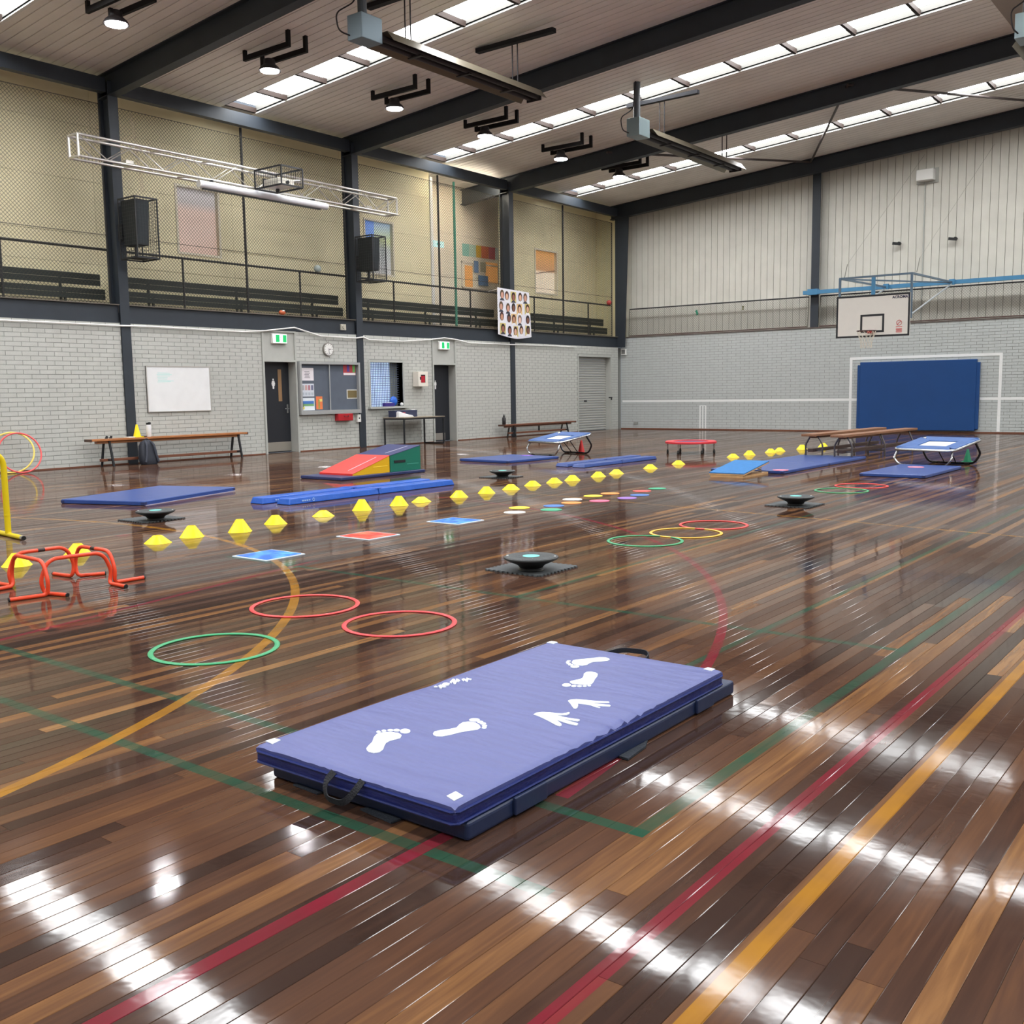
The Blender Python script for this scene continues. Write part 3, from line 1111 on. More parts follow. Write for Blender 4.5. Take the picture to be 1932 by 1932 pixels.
yy = L(859, 500, XN - 0.1)[1]
o = obj('teal_pole', MB().cyl((XN - 0.1, yy, 3.1), (XN - 0.1, yy, 7.0), 0.035), mat('teal_paint', (70, 150, 125), 0.4))
tag(o, 'teal painted pole standing behind the gallery netting', 'pole')


# small balls on the gallery
def ball(name, label, u, v, x, r, m, sx=1.0):
    p = L(u, v, x)
    prof = [(r * math.sin(math.pi * k / 12), -r * math.cos(math.pi * k / 12)) for k in range(13)]
    prof[0], prof[-1] = (0.0, -r), (0.0, r)
    mb = MB().lathe([(max(a, 1e-7), z) for a, z in prof], (0, 0, 0), 18, 1.0, sx)
    t = thing(name, label, 'ball', (x, p[1], p[2]))
    obj('shell', mb, m, t, smooth=True, world=False)
    return t, r


t, r = ball('football', 'small orange oval football on the gallery ledge', 532, 583, -0.07, 0.055, mat('orange_leather', (190, 92, 52), 0.5), 1.6)
t.location.z = 3.10 + 0.056
obj('lace', MB().box(0.03, 0.056, -0.03, 0.03, 0.03, 0.05), WHITE, t, world=False)
t, r = ball('volleyball', 'pale volleyball caught on the gallery guard rail by the second speaker', 599, 507, XN + 0.09, 0.085, mat('pale_ball', (150, 160, 156), 0.5))
obj('panel_seam', MB().tube([(0.086 * math.cos(k), 0.086 * math.sin(k) * 0.5, 0.086 * math.sin(k) * 0.86) for k in [i * math.pi / 12 for i in range(24)]], 0.003, 5, True), mat('ball_seam', (110, 130, 125), 0.6), t, world=False)
t, r = ball('red_ball', 'red ball resting on the gallery guard rail near the end wall', 1149, 571, XN + 0.09, 0.085, mat('red_rubber', (176, 62, 58), 0.5))
obj('valve', MB().cyl((0.08, 0, 0), (0.087, 0, 0), 0.006), DARK, t, world=False)


# portrait banner
def banner():
    pts = [(938, 542), (998, 552), (1002, 628), (940, 634)]
    x = 0.15
    P = [L(u, v, x) for u, v in pts]
    t = thing('portrait_banner', 'white cloth banner of small portraits hanging over the gallery edge', 'banner', (x, (P[0][1] + P[1][1]) / 2, P[2][2]))
    n, mrow = 12, 14
    ytop0, ytop1, yb0, yb1 = P[0][1], P[1][1], P[3][1], P[2][1]
    zt0, zt1 = P[0][2], P[1][2]
    zb = min(P[2][2], P[3][2]) - 0.02

    def pos(s, q):
        y = (ytop0 * (1 - s) + ytop1 * s) * (1 - q) + (yb0 * (1 - s) + yb1 * s) * q
        zt = zt0 * (1 - s) + zt1 * s
        z = zt * (1 - q) + (zb + 0.12 * (abs(s - 0.55) ** 1.6) * 2.2 - 0.03) * q
        return (x + 0.02 * math.sin(s * 7) * q, y, z)
    mb = MB()
    vs, fs = [], []
    for k in (0, 1):
        for i in range(mrow + 1):
            for j in range(n + 1):
                p = pos(j / n, i / mrow)
                vs.append((p[0] - 0.004 * k, p[1], p[2]))
    o_ = (n + 1) * (mrow + 1)
    for i in range(mrow):
        for j in range(n):
            a = i * (n + 1) + j
            fs.append((a, a + 1, a + n + 2, a + n + 1))
            fs.append((o_ + a, o_ + a + n + 1, o_ + a + n + 2, o_ + a + 1))
    ring = [j for j in range(n + 1)] + [i * (n + 1) + n for i in range(1, mrow + 1)] + [mrow * (n + 1) + j for j in range(n - 1, -1, -1)] + [i * (n + 1) for i in range(mrow - 1, 0, -1)]
    for q in range(len(ring)):
        a, b = ring[q], ring[(q + 1) % len(ring)]
        fs.append((a, o_ + a, o_ + b, b))
    mb.add(vs, fs)
    obj('cloth', mb, mat('banner_cloth', (226, 226, 234), 0.7), t, smooth=True)
    for s_ in (0.06, 0.94):
        p = pos(s_, 0.02)
        obj('tie', MB().cyl(p, (XN - 0.06, p[1], 4.15), 0.006, n=6), WHITE, t)
    hairs = [(40, 24, 22), (60, 30, 24), (90, 70, 50), (26, 24, 30), (120, 100, 90), (70, 40, 36)]
    skins = [(150, 92, 76), (214, 170, 140), (200, 150, 130), (120, 76, 60), (226, 190, 170), (190, 140, 110)]
    backs = [(206, 190, 120), (190, 200, 214), (222, 222, 226), (224, 190, 130)]
    fx = [0.12, 0.31, 0.50, 0.70, 0.89]
    for r_ in range(4):
        for c_ in range(5):
            s = fx[c_] + random.uniform(-0.03, 0.03)
            q = 0.14 + 0.235 * r_ + random.uniform(-0.02, 0.02)
            p = pos(s, q)

            def oval(w, h, dz, dx, dy=0.0):
                return [(p[0] + dx, p[1] + dy + w * math.cos(k), p[2] + dz + h * math.sin(k)) for k in [i * math.pi / 8 for i in range(16)]]
            k = random.randrange(4)
            if k in (0, 3):
                obj('portrait_ground', MB().prism([(p[0] + 0.004, p[1] - 0.13, p[2] - 0.16), (p[0] + 0.004, p[1] + 0.13, p[2] - 0.16), (p[0] + 0.004, p[1] + 0.13, p[2] + 0.15), (p[0] + 0.004, p[1] - 0.13, p[2] + 0.15)], (0.002, 0, 0)), mat('portrait_ground_%d' % k, backs[k], 0.7), t)
            kk = random.randrange(6)
            obj('portrait_shoulders', MB().prism([(p[0] + 0.006, p[1] - 0.11, p[2] - 0.165), (p[0] + 0.006, p[1] + 0.11, p[2] - 0.165), (p[0] + 0.006, p[1] + 0.06, p[2] - 0.105), (p[0] + 0.006, p[1] - 0.06, p[2] - 0.105)], (0.002, 0, 0)), mat('portrait_clothes_%d' % (kk % 2), ((60, 62, 76), (236, 236, 240))[kk % 2], 0.7), t)
            obj('portrait_hair', MB().prism(oval(0.092, 0.125, 0.012, 0.008), (0.002, 0, 0)), mat('portrait_hair_%d' % kk, hairs[kk], 0.7), t)
            obj('portrait_face', MB().prism(oval(0.06, 0.088, -0.016, 0.0105), (0.002, 0, 0)), mat('portrait_face_%d' % kk, skins[kk], 0.7), t)


banner()

# ================================================================== END WALL
we = structE('wall_end', (0, 0, 0))
we['label'] = 'end wall of grey painted brick below and white cladding above'
obj('joint_backing', MB().box(0, 26.4, 0.007, 0.25, 0, 3.06), JOINT, we)
obj('gallery_end_panel', MB().box(-2.0, -0.01, 0.02, 0.4, 2.95, 7.5), CREAM, we)
eb = MB()
nr = 37
bh = 3.06 / nr
for r in range(nr):
    x = -(0.15 if r % 2 else 0)
    while x < 26.4:
        a, b = max(x, 0), min(x + BL, 26.4)
        if b - a > 0.04 and not (a < 6.6 < b and False):
            dy = random.uniform(0, 0.002)
            eb.box(a + 0.005, b - 0.005, dy, 0.012, r * bh + 0.005, (r + 1) * bh - 0.005)
        x += BL
obj('brickwork', eb, BRICK_E, we, raw=True, kind='stuff')
obj('wall_capping', MB().box(0.2, 26.4, -0.02, 0.45, 3.06, 3.09), mat('rusty_ledge', (92, 80, 74), 0.7), we)
obj('cladding_backing', MB().box(0, 26.4, 0.335, 0.40, 3.0, 8.6), CLADGAP, we)
pw = 0.2105
x = 0.02
while x < 26.35:
    xb = min(x + pw - 0.011, 26.4)
    zt0, zt1 = CE(x) - 0.03, CE(xb) - 0.03
    mb = MB().hexa([(x, 0.30, 3.09), (xb, 0.30, 3.09), (xb, 0.334, 3.09), (x, 0.334, 3.09)], [(x, 0.30, zt0), (xb, 0.30, zt1), (xb, 0.334, zt1), (x, 0.334, zt0)])
    obj('cladding_panel', mb, CLAD, we)
    x += pw
struct('baseboard_end', MB().box(0.0, 26.4, -0.016, -0.0005, 0, 0.035), WOODD, world=False)
WLINE = mat('white_wall_line', (235, 236, 234), 0.6)


def wline(x0, x1, z0, z1):
    obj('painted_line', MB().box(x0, x1, -0.003, 0.001, z0, z1), WLINE, we)


zl = 0.935
wline(0.05, 7.80, zl - 0.035, zl + 0.035)
wline(7.88, 8.05, zl - 0.035, zl + 0.035)
wline(11.39, 11.84, zl - 0.035, zl + 0.035)
wline(11.92, 26, zl - 0.035, zl + 0.035)
wline(7.80, 7.88, 0.04, 2.16)
wline(11.84, 11.92, 0.04, 2.16)
wline(7.88, 11.84, 2.09, 2.16)
xc = EW(1326, 790)[0]
for dx in (-0.1, 0.0, 0.1):
    wline(xc + dx - 0.022, xc + dx + 0.022, 0.04, 0.76)
wline(xc - 0.12, xc + 0.12, 0.76, 0.785)
# end wall columns
for k, xx in enumerate((6.69, 13.2, 19.8)):
    t = thing('steel_column', ['navy steel column in the end wall left of the backboard', 'navy steel end wall column outside the right edge of the photograph', 'navy steel end wall column far to the right'][k], 'column', (xx, 0.15, 3.09), group='end wall columns')
    obj('front_flange', MB().box(xx - 0.12, xx + 0.12, 0.02, 0.05, 3.09, CE(xx) - 0.4), STEEL, t)
    obj('web', MB().box(xx - 0.02, xx + 0.02, 0.05, 0.29, 3.09, CE(xx) - 0.4), STEEL, t)
# netting over the sill of the end wall
for k, (xa, xb) in enumerate(((0.3, 6.5), (6.86, 13.0))):
    t = thing('sill_netting', 'low chain-link screen along the end wall ' + ['left of the column', 'behind the backboard'][k], 'netting', ((xa + xb) / 2, 0.05, 3.09), group='end wall sill netting')
    obj('chain_link', netting(MB(), xa, xb, 3.12, 3.98, 0.074, 0.005, lambda y, z, s: (y, 0.0 + 0.003 * s + 0.08 * (z - 3.12), z)), WIREG, t, raw=True, kind='stuff')
    obj('top_rail', MB().cyl((xa, 0.07, 4.0), (xb, 0.07, 4.0), 0.02), DARK, t)
    obj('bottom_rail', MB().cyl((xa, 0.0, 3.115), (xb, 0.0, 3.115), 0.016), mat('rusty_rail', (86, 62, 56), 0.6), t)
    for xx in (xa, xb):
        obj('side_rail', MB().cyl((xx, 0.0, 3.1), (xx, 0.07, 4.0), 0.014), WIREG, t)
p = EW(1315, 590, 0.02)
o = obj('green_card', MB().prism([(p[0] - 0.05, -0.012, p[2] + 0.06), (p[0] + 0.02, -0.012, p[2] + 0.09), (p[0] + 0.06, -0.012, p[2] - 0.05), (p[0] + 0.01, -0.012, p[2] - 0.09)], (0, 0.01, 0)), mat('green_card', (30, 120, 90), 0.6))
tag(o, 'small green card stuck in the end wall netting', 'card')
p = EW(1403, 582, 0.02)
o = obj('shuttlecock', MB().lathe([(0.02, 0), (0.03, 0.02), (0.012, 0.05), (0.035, 0.12)], (p[0], -0.03, p[2] - 0.05), 10), mat('dull_olive', (100, 96, 60), 0.7))
tag(o, 'little brown shuttlecock caught in the end wall netting', 'shuttlecock')


# wall boxes on the end wall
p = EW(1751, 332, 0.28)
t = thing('wall_unit', 'white ventilation box high on the end wall', 'wall box', (p[0], 0.28, p[2] - 0.2))
obj('case', MB().box(p[0] - 0.26, p[0] + 0.2, 0.05, 0.299, p[2] - 0.14, p[2] + 0.16), WHITE, t, bevel=0.02)
obj('back_plate', MB().box(p[0] - 0.3, p[0] + 0.28, 0.28, 0.2995, p[2] - 0.2, p[2] + 0.2), TRIMG, t)
obj('cable_conduit', MB().cyl((p[0] - 0.07, 0.28, 3.1), (p[0] - 0.07, 0.28, p[2] - 0.14), 0.018), TRIMG, t)
for k, (u, v) in enumerate(((1692, 459), (1798, 450))):
    p = EW(u, v, 0.2)
    t = thing('wall_hook', ['small black bracket on the white end wall, lower left of two', 'small black bracket on the white end wall, upper right of two'][k], 'bracket', (p[0], 0.25, p[2]), group='black wall brackets')
    obj('arm', MB().bar((p[0] - 0.1, 0.12, p[2]), (p[0] + 0.1, 0.2, p[2] - 0.03), 0.06, 0.07), BLACKP, t)
    obj('base', MB().cyl((p[0] + 0.06, 0.17, p[2]), (p[0] + 0.06, 0.299, p[2]), 0.04), BLACKP, t)
p = EW(1177, 664, -0.03)
t = thing('siren_box', 'small white sounder box with dark grille in the corner', 'siren', (p[0], 0, p[2] - 0.1))
obj('case', MB().rbox(p[0] - 0.1, p[0] + 0.1, -0.07, -0.002, p[2] - 0.1, p[2] + 0.1, 0.02), WHITE, t)
gm = MB()
for i in range(3):
    for j in range(3):
        gm.box(p[0] - 0.062 + i * 0.045, p[0] - 0.062 + i * 0.045 + 0.034, -0.074, -0.07, p[2] - 0.062 + j * 0.045, p[2] - 0.062 + j * 0.045 + 0.034)
obj('grille', gm, DARK, t)
p = EW(1200, 798, -0.01)
o = obj('power_outlet', MB().box(p[0] - 0.08, p[0] + 0.08, -0.04, -0.002, p[2] - 0.04, p[2] + 0.04), mat('grey_outlet', (150, 152, 148), 0.5), bevel=0.006)
tag(o, 'small grey power outlet low on the end wall', 'outlet')

# blue wall mat
t = thing('wall_mat', 'large blue padded mat fixed to the end wall inside the white goal', 'wall mat', (9.7, 0, 0.08))
WM = mat('deep_blue_vinyl', (4, 64, 124), 0.5, var=0.05, scale=2)
obj('pad', MB().box(8.14, 11.30, -0.12, -0.006, 0.06, 2.01), WM, t, bevel=0.015)
for xa, xb in ((8.06, 8.16), (11.28, 11.38)):
    obj('side_pad', MB().box(xa, xb, -0.10, -0.006, 0.1, 1.93), WM, t, bevel=0.015)


# ---- basketball backboard, frame and hoop
def hoop():
    yb = -4.0
    x0, x1 = 8.815, 10.63
    z0, z1 = 2.535, 3.575
    xc = (x0 + x1) / 2
    BL_ = mat('blue_rhs', (70, 130, 170), 0.45, var=0.06)
    t = thing('wall_rail', 'long blue steel rail on the end wall carrying the backboard arms', 'rail', (9.0, -0.1, 4.05))
    obj('rail_tube', MB().box(6.4, 17.5, -0.16, -0.06, 4.05, 4.16), BL_, t)
    for xx in (6.69, 13.2):
        obj('clamp', MB().box(xx - 0.15, xx + 0.15, -0.17, 0.02, 4.03, 4.2), BL_, t)
    h = thing('basketball_backboard', 'white basketball backboard with black border, hoop and net on blue arms', 'backboard', (xc, yb, z0))
    obj('board', MB().box(x0, x1, yb, yb + 0.04, z0, z1), mat('board_white', (226, 222, 214), 0.45, var=0.02), h)
    bw = 0.045
    bd = MB()
    for (a, b, c, d) in ((x0, x1, z0, z0 + bw), (x0, x1, z1 - bw, z1), (x0, x0 + bw, z0 + bw, z1 - bw), (x1 - bw, x1, z0 + bw, z1 - bw)):
        bd.box(a, b, yb - 0.004, yb, c, d)
    obj('border', bd, DARK, h)
    sq = MB()
    a, b = EW(1624, 595, yb), EW(1668, 628, yb)
    sx0, sx1, sz0, sz1 = xc - 0.295, xc + 0.295, z0 + 0.11, z0 + 0.56
    for (q0, q1, c, d) in ((sx0, sx1, sz0, sz0 + 0.05), (sx0, sx1, sz1 - 0.05, sz1), (sx0, sx0 + 0.05, sz0 + 0.05, sz1 - 0.05), (sx1 - 0.05, sx1, sz0 + 0.05, sz1 - 0.05)):
        sq.box(q0, q1, yb - 0.004, yb, c, d)
    obj('target_square', sq, DARK, h)
    obj('maker_lettering', text_mb('ACROMAT', 0.088, (x1 - 0.43, yb - 0.0045, z1 - 0.125), (1, 0, 0), (0, 0, 1), bold=0.003), mat('navy_print', (30, 34, 70), 0.5), h, raw=True)
    RP = mat('red_print', (214, 84, 84), 0.6)
    wx, wz = x1 - 0.25, z0 + 0.32
    wm = MB()
    wm.tube([(wx + 0.06 * math.cos(k), yb - 0.005, wz + 0.06 * math.sin(k)) for k in [i * math.pi / 10 for i in range(20)]], 0.006, 4, True)
    wm.bar((wx - 0.04, yb - 0.005, wz - 0.04), (wx + 0.04, yb - 0.005, wz + 0.04), 0.004, 0.014)
    for k, (wd, hh) in enumerate(((0.15, 0.016), (0.02, 0.0), (0.14, 0.012), (0.15, 0.012), (0.13, 0.012), (0.15, 0.012), (0.14, 0.012))):
        if hh:
            wm.box(wx - wd / 2, wx + wd / 2, yb - 0.005, yb - 0.002, wz - 0.09 - 0.022 * k - hh, wz - 0.09 - 0.022 * k)
    obj('warning_print', wm, RP, h)
    # rim
    rz = z0 + 0.135
    ry = yb - 0.40
    obj('rim', MB().tube([(xc + 0.225 * math.cos(k), ry + 0.225 * math.sin(k), rz) for k in [i * math.pi / 16 for i in range(32)]], 0.012, 8, True), mat('dark_rim', (70, 44, 44), 0.4), h, smooth=True)
    obj('rim_bracket', MB().box(xc - 0.06, xc + 0.06, ry + 0.2, yb, rz - 0.05, rz + 0.012), mat('worn_red_bracket', (150, 50, 44), 0.5), h)
    nt = MB()
    nn = 12
    lv = [(0.222, 0.0), (0.19, -0.12), (0.15, -0.22), (0.13, -0.32), (0.14, -0.42)]
    for k in range(nn):
        for s in (1, -1):
            pts = []
            for i, (r, dz) in enumerate(lv):
                tt = 2 * math.pi * (k + s * 0.5 * i) / nn
                pts.append((xc + r * math.cos(tt), ry + r * math.sin(tt), rz + dz))
            nt.tube(pts, 0.004, 4)
    obj('net', nt, mat('net_cord', (214, 206, 190), 0.8), h)
    # frame
    za = 4.03
    fm = MATS['blue_rhs']
    GS = mat('grey_blue_tube', (96, 116, 134), 0.4, metal=0.3)
    for xx in (x0 + 0.05, x1 - 0.0):
        obj('upright', MB().box(xx - 0.025, xx + 0.025, yb + 0.045, yb + 0.095, z0 + 0.42, za), GS, h)
        obj('arm', MB().bar((xx, yb + 0.07, za), (xx - 0.03, -0.17, 4.1), 0.045, 0.045), GS, h)
        obj('brace', MB().cyl((xx, yb + 0.1, 3.05), (xx - 0.03, -0.17, 4.06), 0.02), mat('pale_tube', (186, 192, 196), 0.35, metal=0.4), h)
        obj('hinge', MB().box(xx - 0.09, xx + 0.05, -0.24, -0.165, 4.03, 4.18), fm, h)
        obj('turnbuckle', MB().cyl((xx + 0.1, yb + 0.1, za + 0.02), (xx + 0.14, yb + 0.18, za + 0.36), 0.009, n=6), WIREG, h)
        obj('stay_cable', MB().cyl((xx + 0.14, yb + 0.18, za + 0.36), (xx + 0.9, -0.12, 7.6), 0.002, n=5), WIREG, h)
    obj('cross_bar', MB().bar((x0 + 0.03, yb + 0.07, za), (x1 + 0.02, yb + 0.07, za), 0.045, 0.045), GS, h)
    obj('cross_bar', MB().bar((x0 + 0.05, yb + 0.12, za - 0.005), (x1 - 0.05, -0.3, 4.08), 0.035, 0.035), GS, h)
    obj('drop_plate', MB().box(xc - 0.06, xc + 0.03, yb + 0.05, yb + 0.09, z1 - 0.2, za), fm, h)


hoop()

# other shell walls (behind the camera)
struct('wall_right', MB().box(26.4, 26.6, -37, 0, 0, 7.45), BRICK, world=False)
struct('wall_back', MB().box(0, 26.4, -37.3, -37.05, 0, 8.5), BRICK, world=False)
struct('wall_outer', MB().box(-2.2, -1.95, -37.0, 0.3, 0, 7.4), CREAM2, world=False)
struct('wall_gallery_back', MB().box(XW - 0.15, XW, -37, -25.01, 3.1, 7.3), CREAM, world=False)

# ================================================================== ROOF
SKYC = [-2.82, -9.10, -15.36, -21.35, -27.6, -33.9]
SH = 0.40


def roof():
    ceil = structE('ceiling', (0, 0, 0))
    ceil['label'] = 'ribbed sheet ceiling between the skylights'
    edges = [-37.0]
    for c in sorted(SKYC):
        edges += [c - SH, c + SH]
    edges.append(0.33)
    segs = [(edges[i], edges[i + 1]) for i in range(0, len(edges), 2)]
    rest = MB()

    def slab(mb, xa, xb, y0, y1, dz0, dz1):
        return mb.hexa([(xa, y0, CE(xa) + dz0), (xb, y0, CE(xb) + dz0), (xb, y1, CE(xb) + dz0), (xa, y1, CE(xa) + dz0)],
                       [(xa, y0, CE(xa) + dz1), (xb, y0, CE(xb) + dz1), (xb, y1, CE(xb) + dz1), (xa, y1, CE(xa) + dz1)])
    back = MB()
    for a, b in segs:
        n = max(1, int(round((b - a) / 0.205)))
        slab(back, -1.9, 13.2, a, b, 0.022, 0.05)
        slab(back, 13.2, 26.4, a, b, 0.0, 0.05)
        for i in range(n):
            y0, y1 = a + (b - a) * i / n + 0.009, a + (b - a) * (i + 1) / n - 0.009
            if y0 > -23.5:
                obj('ceiling_panel', slab(MB(), -1.9, 13.2, y0, y1, 0, 0.02), CEILM, ceil)
            else:
                slab(rest, -1.9, 13.2, y0, y1, 0, 0.02)
    # gaps over the gallery at the skylight ends
    for c in SKYC:
        slab(back, -1.9, -0.14, c - SH, c + SH, 0.0, 0.05)
    obj('ceiling_sheeting', rest, CEILM, ceil, kind='stuff')
    obj('rib_backing', back, CEILGAP, ceil)
    LIN = mat('well_lining', (84, 83, 80), 0.7, spec=0.2)
    PUR = mat('purlin_paint', (44, 34, 30), 0.7, spec=0.2)
    where = {-2.82: 'nearest the end wall', -9.10: 'in the middle of the photograph', -15.36: 'over the projector truss', -21.35: 'at the top left corner', -27.6: 'over the camera', -33.9: 'behind the camera'}
    for c in SKYC:
        for side in (0, 1):
            lab = 'long bright skylight strip ' + where[c] if side == 0 else 'skylight strip on the far roof slope ' + where[c]
            x0 = -0.14 if side == 0 else 13.3
            x1 = 13.1 if side == 0 else 26.3
            t = thing('skylight', lab, 'skylight', ((x0 + x1) / 2, c, CE(13.2)), group='roof skylights')
            step = 1.235
            xs = [x0]
            k = 0.88
            if side == 0:
                while k < x1 - 0.2:
                    xs.append(k)
                    k += step
            else:
                pass
            xs.append(x1)
            for a, b in zip(xs[:-1], xs[1:]):
                # one translucent roof sheet, its lit face turned down into the hall
                y0_, y1_ = c - SH - 0.02, c + SH + 0.02
                obj('pane', MB().add([(a, y0_, CE(a) + 0.166), (a, y1_, CE(a) + 0.166), (b, y1_, CE(b) + 0.166), (b, y0_, CE(b) + 0.166)], [(0, 1, 2, 3)]), SKYPANE, t, raw=True)
            if side == 0:
                for a, b in zip(xs[:-1], xs[1:]):
                    obj('purlin', slab(MB(), a - 0.03, a + 0.03, c - SH, c + SH, 0.0, 0.10), PUR, t)
                obj('well_lining', slab(MB(), x0, x1, c - SH - 0.02, c - SH, 0.0, 0.165), LIN, t)
                obj('well_lining', slab(MB(), x0, x1, c + SH, c + SH + 0.02, 0.0, 0.165), LIN, t)
                obj('edge_flashing', slab(MB(), x0, x1, c + SH - 0.012, c + SH + 0.05, -0.012, -0.001), WHITE, t)
    # zig-zag roof bracing in the last bay
    br = thing('roof_bracing', 'dark zig-zag bracing rods under the roof by the end wall', 'bracing', (8.2, -3, CE(8)))
    pts = [(3.35, -6.2), (6.6, -0.25), (9.75, -6.2), (13.0, -0.25)]
    for p, q in zip(pts[:-1], pts[1:]):
        obj('rod', MB().cyl((p[0], p[1], CE(p[0]) - 0.12), (q[0], q[1], CE(q[0]) - 0.12), 0.03), mat('dark_brace', (64, 54, 52), 0.5), br)


roof()


# ---- high-bay lamps
def lamps():
    LX, LZ = 2.84, 7.225
    ys = [G(u, v, LZ)[1] for u, v in ((222, 46), (515, 133), (741, 207), (918, 257), (1063, 300), (1181, 332))] + [-23.6, -26.6, -29.6]
    where = ['leftmost, at the top left', 'second from left, by the truss skylight', 'third from the left, below the long heater', 'fourth from the left, against the middle skylight', 'fifth from the left, under the dark rafter', 'sixth and farthest, near the corner', 'out of frame at the left', 'out of frame left of the camera', 'out of frame beside the camera']
    HOUS = mat('lamp_housing', (40, 36, 38), 0.45)
    BR = mat('lamp_channel', (22, 20, 22), 0.6, spec=0.2)
    for k, y in enumerate(ys):
        t = thing('high_bay_lamp', 'round high-bay lamp on a dark channel bracket, ' + where[k], 'lamp', (LX, y, LZ - 0.02), group='high-bay lamps')
        for s, dy in ((-0.24, 0), (0.16, 0)):
            yy = y + s
            xa, xb = LX - 0.42, LX + 0.85
            z = LZ + 0.2
            obj('channel', MB().box(xa, xb, yy - 0.03, yy + 0.03, z, z + 0.09), BR, t)
            obj('hanger', MB().box(xa, xa + 0.06, yy - 0.03, yy + 0.03, z + 0.09, z + 0.19), BR, t)
            obj('hanger', MB().box(xb - 0.07, xb, yy - 0.03, yy + 0.03, z + 0.09, CE(xb) - 0.0), BR, t)
        obj('housing', MB().lathe([(0.06, 0.2), (0.1, 0.19), (0.11, 0.1), (0.17, 0.05), (0.2, 0.0), (0.2, -0.015), (0.165, -0.012)], (LX, y, LZ + 0.02), 24), HOUS, t, smooth=True)
        obj('lens', MB().add([(LX + 0.165 * math.cos(q), y + 0.165 * math.sin(q), LZ - 0.002) for q in [-i * math.pi / 10 for i in range(20)]], [tuple(range(20))]), LAMPLENS, t, raw=True)


lamps()


# ---- radiant tube heaters
def heater(k, label, x, y0, y1, z):
    t = thing('tube_heater', label, 'heater', (x, (y0 + y1) / 2, z), group='radiant tube heaters')
    DK = mat('heater_tube', (46, 42, 44), 0.5, metal=0.3)
    RF = mat('heater_reflector', (120, 112, 96), 0.35, metal=0.6)
    a, b = y0 + 0.55, y1
    obj('burner_box', MB().box(x - 0.16, x + 0.16, y0, y0 + 0.45, z - 0.12, z + 0.26), GALV if k else mat('blue_grey_box', (120, 136, 146), 0.45, metal=0.4), t, bevel=0.01)
    obj('flue', MB().cyl((x - 0.02, y0 + 0.2, z + 0.26), (x - 0.02, y0 + 0.2, CE(x)), 0.075), mat('grey_flue', (86, 92, 98), 0.5), t)
    for dx in (-0.09, 0.09):
        obj('tube', MB().cyl((x + dx, y0 + 0.45, z), (x + dx, b, z), 0.05), DK, t)
    for s in (-1, 1):
        mb = MB().hexa([(x + s * 0.17, a, z + 0.10), (x + s * 0.175, a, z + 0.10), (x + s * 0.175, b, z + 0.10), (x + s * 0.17, b, z + 0.10)],
                       [(x + s * 0.30, a, z - 0.06), (x + s * 0.305, a, z - 0.06), (x + s * 0.305, b, z - 0.06), (x + s * 0.30, b, z - 0.06)])
        obj('reflector_side', mb, RF, t)
    obj('reflector_top', MB().box(x - 0.17, x + 0.17, a, b, z + 0.1, z + 0.106), RF, t)
    obj('end_cap', MB().box(x - 0.17, x + 0.17, b, b + 0.02, z - 0.07, z + 0.08), DK, t)
    for f in (0.2, 0.5, 0.8):
        yy = a + (b - a) * f
        obj('tube_saddle', MB().box(x - 0.15, x + 0.15, yy - 0.03, yy + 0.03, z - 0.07, z - 0.05), DK, t)
    for f in (0.16, 0.86):
        yy = a + (b - a) * f
        obj('support_bar', MB().box(x - 0.9, x + 0.9, yy - 0.06, yy + 0.06, CE(x) - 0.17, CE(x) - 0.09), mat('support_channel', (28, 28, 32), 0.6, spec=0.2), t)
        for s in (-0.06, 0.06):
            obj('drop_rod', MB().cyl((x + s, yy, z + 0.1), (x + s, yy, CE(x) - 0.17), 0.012, n=6), DK, t)
    obj('gas_hose', MB().tube(fillet([(x - 0.1, y0 + 0.05, z - 0.05), (x - 0.15, y0 - 0.2, z - 0.02), (x - 0.18, y0 - 0.22, z + 0.25), (x - 0.02, y0 + 0.05, z + 0.45), (x, y0 + 0.1, CE(x))], 0.1), 0.012, 6), DK, t)


heater(0, 'long dark radiant tube heater with grey burner box, larger one at top centre', 6.25, -18.15, -13.45, 6.9)
heater(1, 'radiant tube heater with pale burner box, farther one over the backboard side', 6.46, -10.1, -5.0, 6.9)
heater(2, 'radiant heater with pale box cut off by the right edge of the photograph', 14.5, -11.75, -7.0, 6.8)

